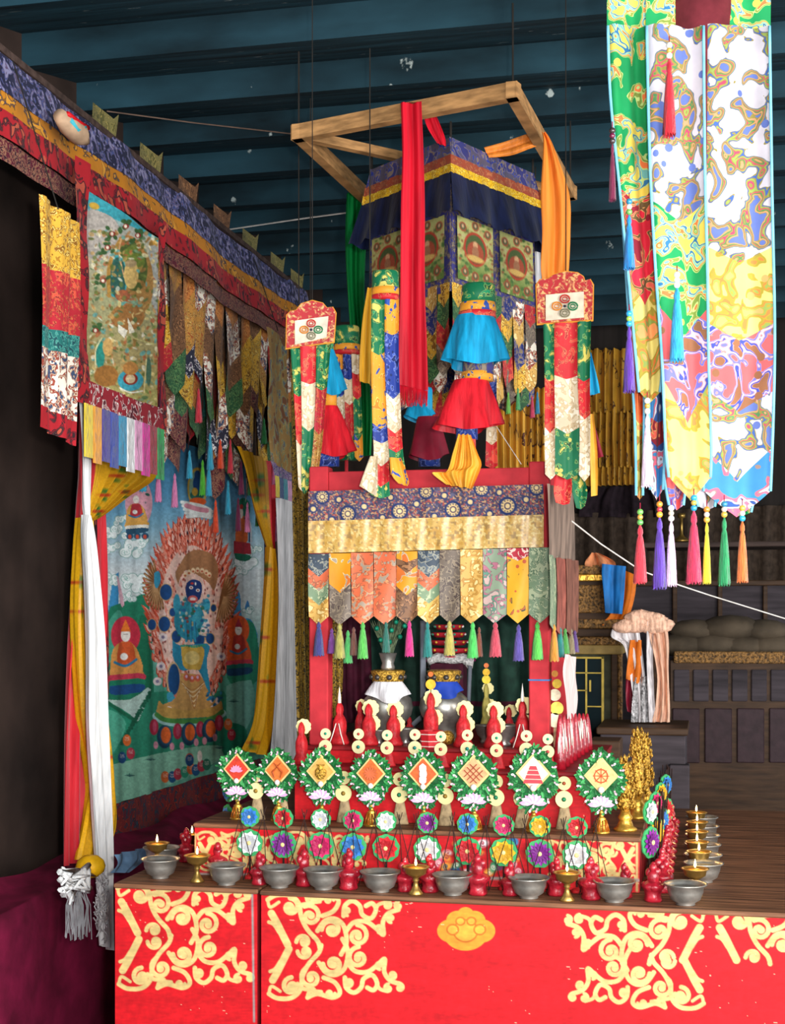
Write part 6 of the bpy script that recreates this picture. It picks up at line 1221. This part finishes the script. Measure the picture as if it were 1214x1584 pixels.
t = psheet('orange_cloth', [mk('orange_cloth', 'd8701c', .6, var=.2)], [(948, 874, 984, 890), (950, 910, 982, 920), (944, 950, 972, 955), (925, 965, 958, 975)], 'Y', 5.91, None, 16, 16, 1.5, .012); tag(t, 'orange cloth draped behind the blue flag on the carved cabinet', 'cloth')
t = psheet('orange_cloth', [mk('peach_cloth', 'd88a5c', .7, var=.3)], [(915, 855, 925, 855), (906, 868, 950, 868), (905, 876, 952, 880)], 'Y', 5.93, None, 16, 8, 2, .02); tag(t, 'crumpled peach cloth on top of the carved cabinet', 'cloth')
# scarf-draped post
t = thing('draped_post', 'wooden post heaped with white, peach and orange scarves right of the carved cabinet', 'draped post', on(995, 5.70, 1.173))
fbox(t, 'post', m_br, 1008, 985, 1018, 1116, 5.72, .05)
m_pch = mk('peach_net', 'e8b498', .7, var=.3, scale=22, bump=.6, stretch=(4, 4, .8)); m_whn = mk('white_net', 'd8d0d0', .7, var=.3, scale=22, bump=.6, stretch=(4, 4, .8)); m_slv = mk('silver_foil_cloth', 'a8a4a4', .4, .3, var=.5, scale=90, bump=.8)
b = MB(); q = random.Random(12)
for k in range(34):
    a = q.uniform(0, math.pi); rr = q.random() ** .5; c_ = at(990 + 34 * math.cos(a) * rr, 972 - 24 * math.sin(a) * rr, 'Y', 5.60); b.blob(c_, q.uniform(.022, .042), 12, sq=(1.3, .7, .6))
b.build('scarf_heap', m_pch, t, True)
psheet('white_scarf_length', [m_whn], [(950, 965, 985, 950), (945, 985, 990, 985), (965, 1000, 992, 1000), (975, 1050, 998, 1050), (980, 1090, 1000, 1095), (978, 1117, 1000, 1117)], 'Y', 5.61, t, 24, 30, 2.5, .012)
psheet('orange_scarf_length', [mk('orange_cloth', 'd8701c')], [(974, 990, 992, 990), (970, 1030, 992, 1035), (968, 1050, 988, 1058)], 'Y', 5.60, t, 12, 16, 1.5, .01)
psheet('wine_scarf_length', [m_wr], [(968, 1050, 984, 1056), (968, 1080, 984, 1085), (970, 1100, 978, 1104)], 'Y', 5.63, t, 8, 12, 1.5, .01)
psheet('foil_scarf_length', [m_slv], [(982, 1048, 1004, 1046), (978, 1080, 1006, 1080), (976, 1117, 1006, 1117)], 'Y', 5.60, t, 14, 16, 2, .01)
psheet('peach_scarf_length', [m_pch], [(990, 942, 1028, 952), (1004, 985, 1034, 990), (1016, 1040, 1034, 1040), (1014, 1090, 1036, 1090), (1008, 1117, 1036, 1117)], 'Y', 5.60, t, 20, 26, 2.5, .014)
psheet('white_scarf_length', [m_whn], [(1000, 960, 1012, 960), (1000, 1020, 1010, 1020), (1004, 1117, 1014, 1117)], 'Y', 5.59, t, 8, 20, 1, .01)
# dark furniture at the back right
t = thing('carved_cabinet', 'low dark carved cabinet with square panels in the right background', 'cabinet', on(1110, 6.9, 0))
fbox(t, 'cabinet_body', m_br, 1036, 1022, 1230, 1900, 6.9, .5); fbox(t, 'carved_frieze', m_carv, 1042, 1008, 1230, 1026, 6.88, .02)
for x in (1042, 1072, 1102, 1132, 1162, 1192): fbox(t, 'door_panel', m_grw, x, 1036, x + 24, 1085, 6.885, .02)
for x in (1040, 1090, 1140, 1190): fbox(t, 'lower_panel', mk('purple_brown_wood', '38262a', .6), x, 1096, x + 42, 1180, 6.885, .02)
t = thing('cushion_pile', 'brown cloth-covered bundles on top of the low dark cabinet', 'cushions', on(1110, 7.0, at(1100, 1020, 'Y', 6.95)[2]))
m_dc = mk('brown_olive_cloth', '54483a', .85, var=.3, scale=8, bump=.5)
for k, (x, y, r) in enumerate(((1060, 998, .11), (1105, 998, .12), (1150, 1000, .11), (1195, 1000, .11), (1075, 975, .10), (1130, 972, .12), (1180, 975, .1))): b = MB(); b.blob(at(x, y, 'Y', 7.1), r, 16, sq=(1.3, 1, .55)); b.build('cushion', m_dc, t, True)
t = thing('stacked_shelf', 'dark draped shelf unit in the background above the low cabinet', 'shelf', on(1050, 7.9, 0)); 
fbox(t, 'shelf_body', m_grw, 962, 905, 1240, 1700, 7.9, .4); fbox(t, 'shelf_board', m_br, 955, 898, 1240, 906, 7.86, .46); fbox(t, 'top_board', m_dwood, 985, 838, 1240, 846, 7.9, .4); fbox(t, 'upright', m_dwood, 990, 846, 998, 900, 7.92, .3)
for x in (1040, 1110, 1180): fbox(t, 'front_post', m_br, x, 906, x + 7, 1010, 7.86, .05)
t = psheet('dark_cloth_mound', [mk('dark_plum_cloth', '2c2026', .9, var=.3)], [(915, 755, 1000, 750), (900, 775, 1010, 770), (895, 800, 1015, 800)], 'Y', YB - .10, None, 30, 12, 3, .04); tag(t, 'dark plum cloth mound below the gold curtain flounces', 'cloth')
t = psheet('brown_backcloth', [mk('dim_brown_cloth', '4a3c32', .9, var=.3)], [(880, 795, 1240, 780), (880, 830, 1240, 820), (880, 1000, 1240, 1000)], 'Y', YB - .06, None, 60, 12, 12, .04); tag(t, 'long dim brown cloth on the back wall at the right', 'cloth')
t = thing('lamp_stand', 'small brass lamp stand on the back shelf between the hanging tassels', 'lamp stand', at(1052, 845, 'Y', 7.95)); s_ = 7.8 / F; p = at(1054, 838, 'Y', 8.0)
b = MB(); b.lathe([(13 * s_, 0), (12 * s_, 3 * s_), (5 * s_, 8 * s_), (2.5 * s_, 12 * s_), (2.2 * s_, 36 * s_), (6 * s_, 38 * s_), (6 * s_, 44 * s_), (.0001, 44 * s_)], p, 18); b.build('stand_body', m_brs, t, True)
t = thing('offering_lamp', 'tiny glowing lamp on the dark shelf board behind the purple tassel', 'lamp', at(1016, 898, 'Y', 7.9)); b = MB(); b.lathe([(.016, 0), (.02, .02), (.0001, .02)], at(1016, 898, 'Y', 7.88), 12); b.build('cup_body', m_brs, t, True); b = MB(); b.blob(at(1016, 898, 'Y', 7.88) + [0, 0, .03], .01); b.build('flame', m_flame, t, True)
t = thing('hanging_string', 'thin white string running down to the right behind the tassels', 'string', at(990, 880, 'D', 4.5)); b = MB()
b.tube([at(x, y, 'D', d) for x, y, d in ((884, 806, 4.1), (930, 842, 4.2), (990, 882, 4.35), (1050, 905, 4.5), (1098, 921, 4.6), (1240, 965, 4.9))], .0022, 6); b.build('cord', mk('white_string', 'dcd4cc', .8), t)
t = thing('thin_wire', 'pale thin wire stretched under the ceiling planks left of the canopy', 'wire', at(460, 340, 'D', 6)); b = MB(); b.tube([at(x, y, 'D', d) for x, y, d in ((355, 355, 6.4), (470, 338, 6.2), (575, 324, 6.0))], .0035, 5); b.build('cord', mk('white_string', 'dcd4cc', .8), t)
t = thing('thin_wire', 'brownish thin wire stretched across the ceiling at the upper left', 'wire', at(300, 190, 'D', 6)); b = MB(); b.tube([at(x, y, 'D', d) for x, y, d in ((165, 172, 5.0), (300, 190, 5.2), (460, 208, 5.4))], .0025, 5); b.build('cord', mk('brown_string', '6a5448', .8), t)
t = thing('thin_wire', 'fine slack wire running from the shrine curtain to the right banner', 'wire', at(780, 690, 'D', 4.3)); b = MB(); b.tube([at(x, y, 'D', d) for x, y, d in ((768, 660, 4.25), (806, 718, 4.2))], .0014, 5); b.build('cord', mk('white_string', 'dcd4cc', .8), t)

# ================================================================ BROCADE COLUMN BANNER AT THE RIGHT
def bz(name, base, cols, line, sc=16): return brocade(name, base, cols, sc, line, cover=.55, lw=.012, dist=.9, rough=.7, ros=.06)
w_ = bz('white_garden_silk', 'c0b8be', ['3c5a9a', '8a9a4c', 'b8405a', '4a7a4c', 'c88a64', '5a6aa8'], '8a7c3c'); g_ = bz('green_garden_silk', '148a4c', ['7a8a3c', 'e8703c', '6aa8a8', '2c6a9a', 'e0c050'], 'b8c878'); r_ = bz('red_garden_silk', 'd42438', ['6a5030', 'e0604c', '8a1c2c'], 'd8a060'); y_ = bz('yellow_garden_silk', 'd8c670', ['a08c34', 'e07a3c', '8a9a4c', 'e89a5c'], 'a89430'); pu_ = bz('violet_garden_silk', 'd85a5c', ['6a6ac8', 'e8b0c0', '3c4aa8', '8a5a3c'], 'a8807c'); bl_ = bz('blue_garden_silk', '3a80b8', ['d8607a', 'c8d0e0', '2c5090'], '907870')
m_pipe = mk('light_blue_piping', '78c0dc', .6)
cb = thing('column_banner', 'large brocade column banner of white, green, red and yellow tongues at the right edge', 'banner', at(1060, 900, 'D', 3.05))
def tongue(rows, mats, cuts, D, vee, name='brocade_tongue', pipe=True, amp=.012):
    psheet(name, mats, rows, 'D', D, cb, 25, 60, 1, amp, vee=vee, bands=[(c_, i) for i, c_ in enumerate(list(cuts) + [1.01])], drift=.3)
    if pipe:
        for s_ in (0, 2):
            rr = cat([(r__[s_], r__[s_ + 1]) for r__ in rows], np.linspace(0, 1 - vee, 24)); b = MB(); b.tube([at(x, y, 'D', D - .012) for x, y in rr], .0032, 5); b.build('edge_piping', m_pipe, cb, True)
tongue([(1084, 40, 1190, 40), (1086, 300, 1194, 300), (1088, 500, 1198, 500), (1088, 640, 1196, 640), (1088, 800, 1190, 800)], [w_, y_, pu_, w_, bl_], [.38, .55, .75, .9], 3.12, .08)
tongue([(1000, 40, 1088, 40), (1005, 250, 1090, 250), (1014, 420, 1094, 420), (1024, 560, 1096, 560), (1030, 700, 1100, 700), (1040, 775, 1096, 775)], [w_, g_, pu_, y_], [.30, .54, .735], 3.02, .12)
tongue([(940, 40, 1000, 40), (944, 150, 1003, 150), (958, 290, 1008, 290), (972, 430, 1016, 430), (984, 560, 1024, 560), (990, 625, 1018, 625)], [g_, r_, y_], [.44, .66], 3.06, .08)
tongue([(960, 300, 982, 300), (968, 420, 992, 420), (976, 560, 996, 560), (982, 660, 996, 660), (984, 775, 994, 775)], [r_, mk('orange_strip_silk', 'e8703c', .55), y_], [.4, .75], 3.12, .03)
tongue([(1004, 560, 1030, 560), (1004, 640, 1030, 640), (1004, 700, 1028, 700), (1006, 775, 1024, 775)], [bl_, r_, bl_], [.4, .62], 3.10, .1)
tongue([(1028, 690, 1060, 690), (1026, 730, 1062, 730), (1036, 790, 1056, 790)], [pu_], [], 3.14, .1); tongue([(1068, 700, 1112, 700), (1070, 745, 1112, 745), (1082, 790, 1104, 790)], [w_], [], 3.13, .1)
tongue([(1120, 700, 1170, 700), (1122, 745, 1170, 745), (1130, 800, 1160, 800)], [g_], [], 3.16, .1)
for x0, x1, m1 in ((938, 1002, r_), (998, 1090, y_), (1082, 1192, pu_)): psheet('upper_tongue', [m1, g_ if m1 is not g_ else r_], [(x0, -420, x1, -420), (x0, -200, x1, -200), (x0, 60, x1, 60)], 'D', 3.135, cb, 20, 30, 1, .01, vee=.05, bands=[(.6, 0), (1.01, 1)])
b = MB(); b.lathe([(.06, 0), (.085, .02), (.09, .3), (.09, 1.2)], at(1080, 760, 'D', 3.2), 28); b.build('inner_tube', mk('inner_lining_cloth', '7a2c34', .8), cb, True)
b = MB(); pz = at(1080, 400, 'D', 3.2); b.tube([(pz[0], pz[1], at(1080, 200, 'D', 3.2)[2]), (pz[0], pz[1], ZCEIL - .03)], .01, 6); b.build('hanging_rope', mk('dark_cord', '2a2622'), cb)
for px, y0_, y1_, cc, rw, bd in ((973, 332, 416, '1a80c8', 8.5, ('6aa050', 'e8e0d0', '2a80a0')), (973, 505, 606, '5a2c9a', 9, ('2a90c8', '8ab040', '2a90c8')), (1001, 640, 752, 'e8c8dc', 10, ('e0d8d0', 'c89a40', 'e0d8d0')), (1047, 445, 558, '2a9cd0', 12, ('e8e8e8', 'f0f0f0', 'd8e0e8')), (1035, 90, 210, 'c81c2c', 10, ('e8e0d0', 'c8a040', 'e8e0d0')), (947, 222, 310, '6a1438', 6, ('3a2c2c', '6a1438', '3a2c2c')),
                                ((990), 812, 902, 'd02c3c', 10.5, ('5ca050', 'c89040', '6aa850')), (1020, 800, 910, '5a34a0', 10.5, ('e8a030', 'b03040', 'e08a2c')), (1038, 806, 906, 'e8bcdc', 9, ('e8e0e0', 'c8b8a0', 'e8e8e8')), (1073, 790, 902, 'cc2c50', 11.5, ('2a98c0', 'c8a040', '2a98c0')), (1093, 808, 902, 'e8d428', 7, ('d0a040', 'e0d0c0', 'd8882c')), (1120, 800, 905, '1c8a50', 9, ('c8a040', 'e0d0c0', '2a80a0')), (1148, 806, 900, 'd86a2c', 9, ('2a98c0', 'e0d0c0', 'c8a040'))):
    D = 2.985; s_ = D / F; tt = tassel(cb, at(px, y0_, 'D', D), (y1_ - y0_) * s_, rw * s_, silk(cc, 60), n=36)
    for k, bc in enumerate(bd): b = MB(); b.blob(at(px, y0_ - 4 - 8 * k, 'D', D), (5 - .5 * (k % 2)) * s_, 12); b.build('bead', mk('glass_bead_' + bc, bc, .25, coat=.5), tt, True)
    b = MB(); b.tube([at(px, y0_, 'D', D), at(px, y0_ - 34, 'D', D + .02)], .0012, 5); b.build('tassel_cord', m_wr, tt)
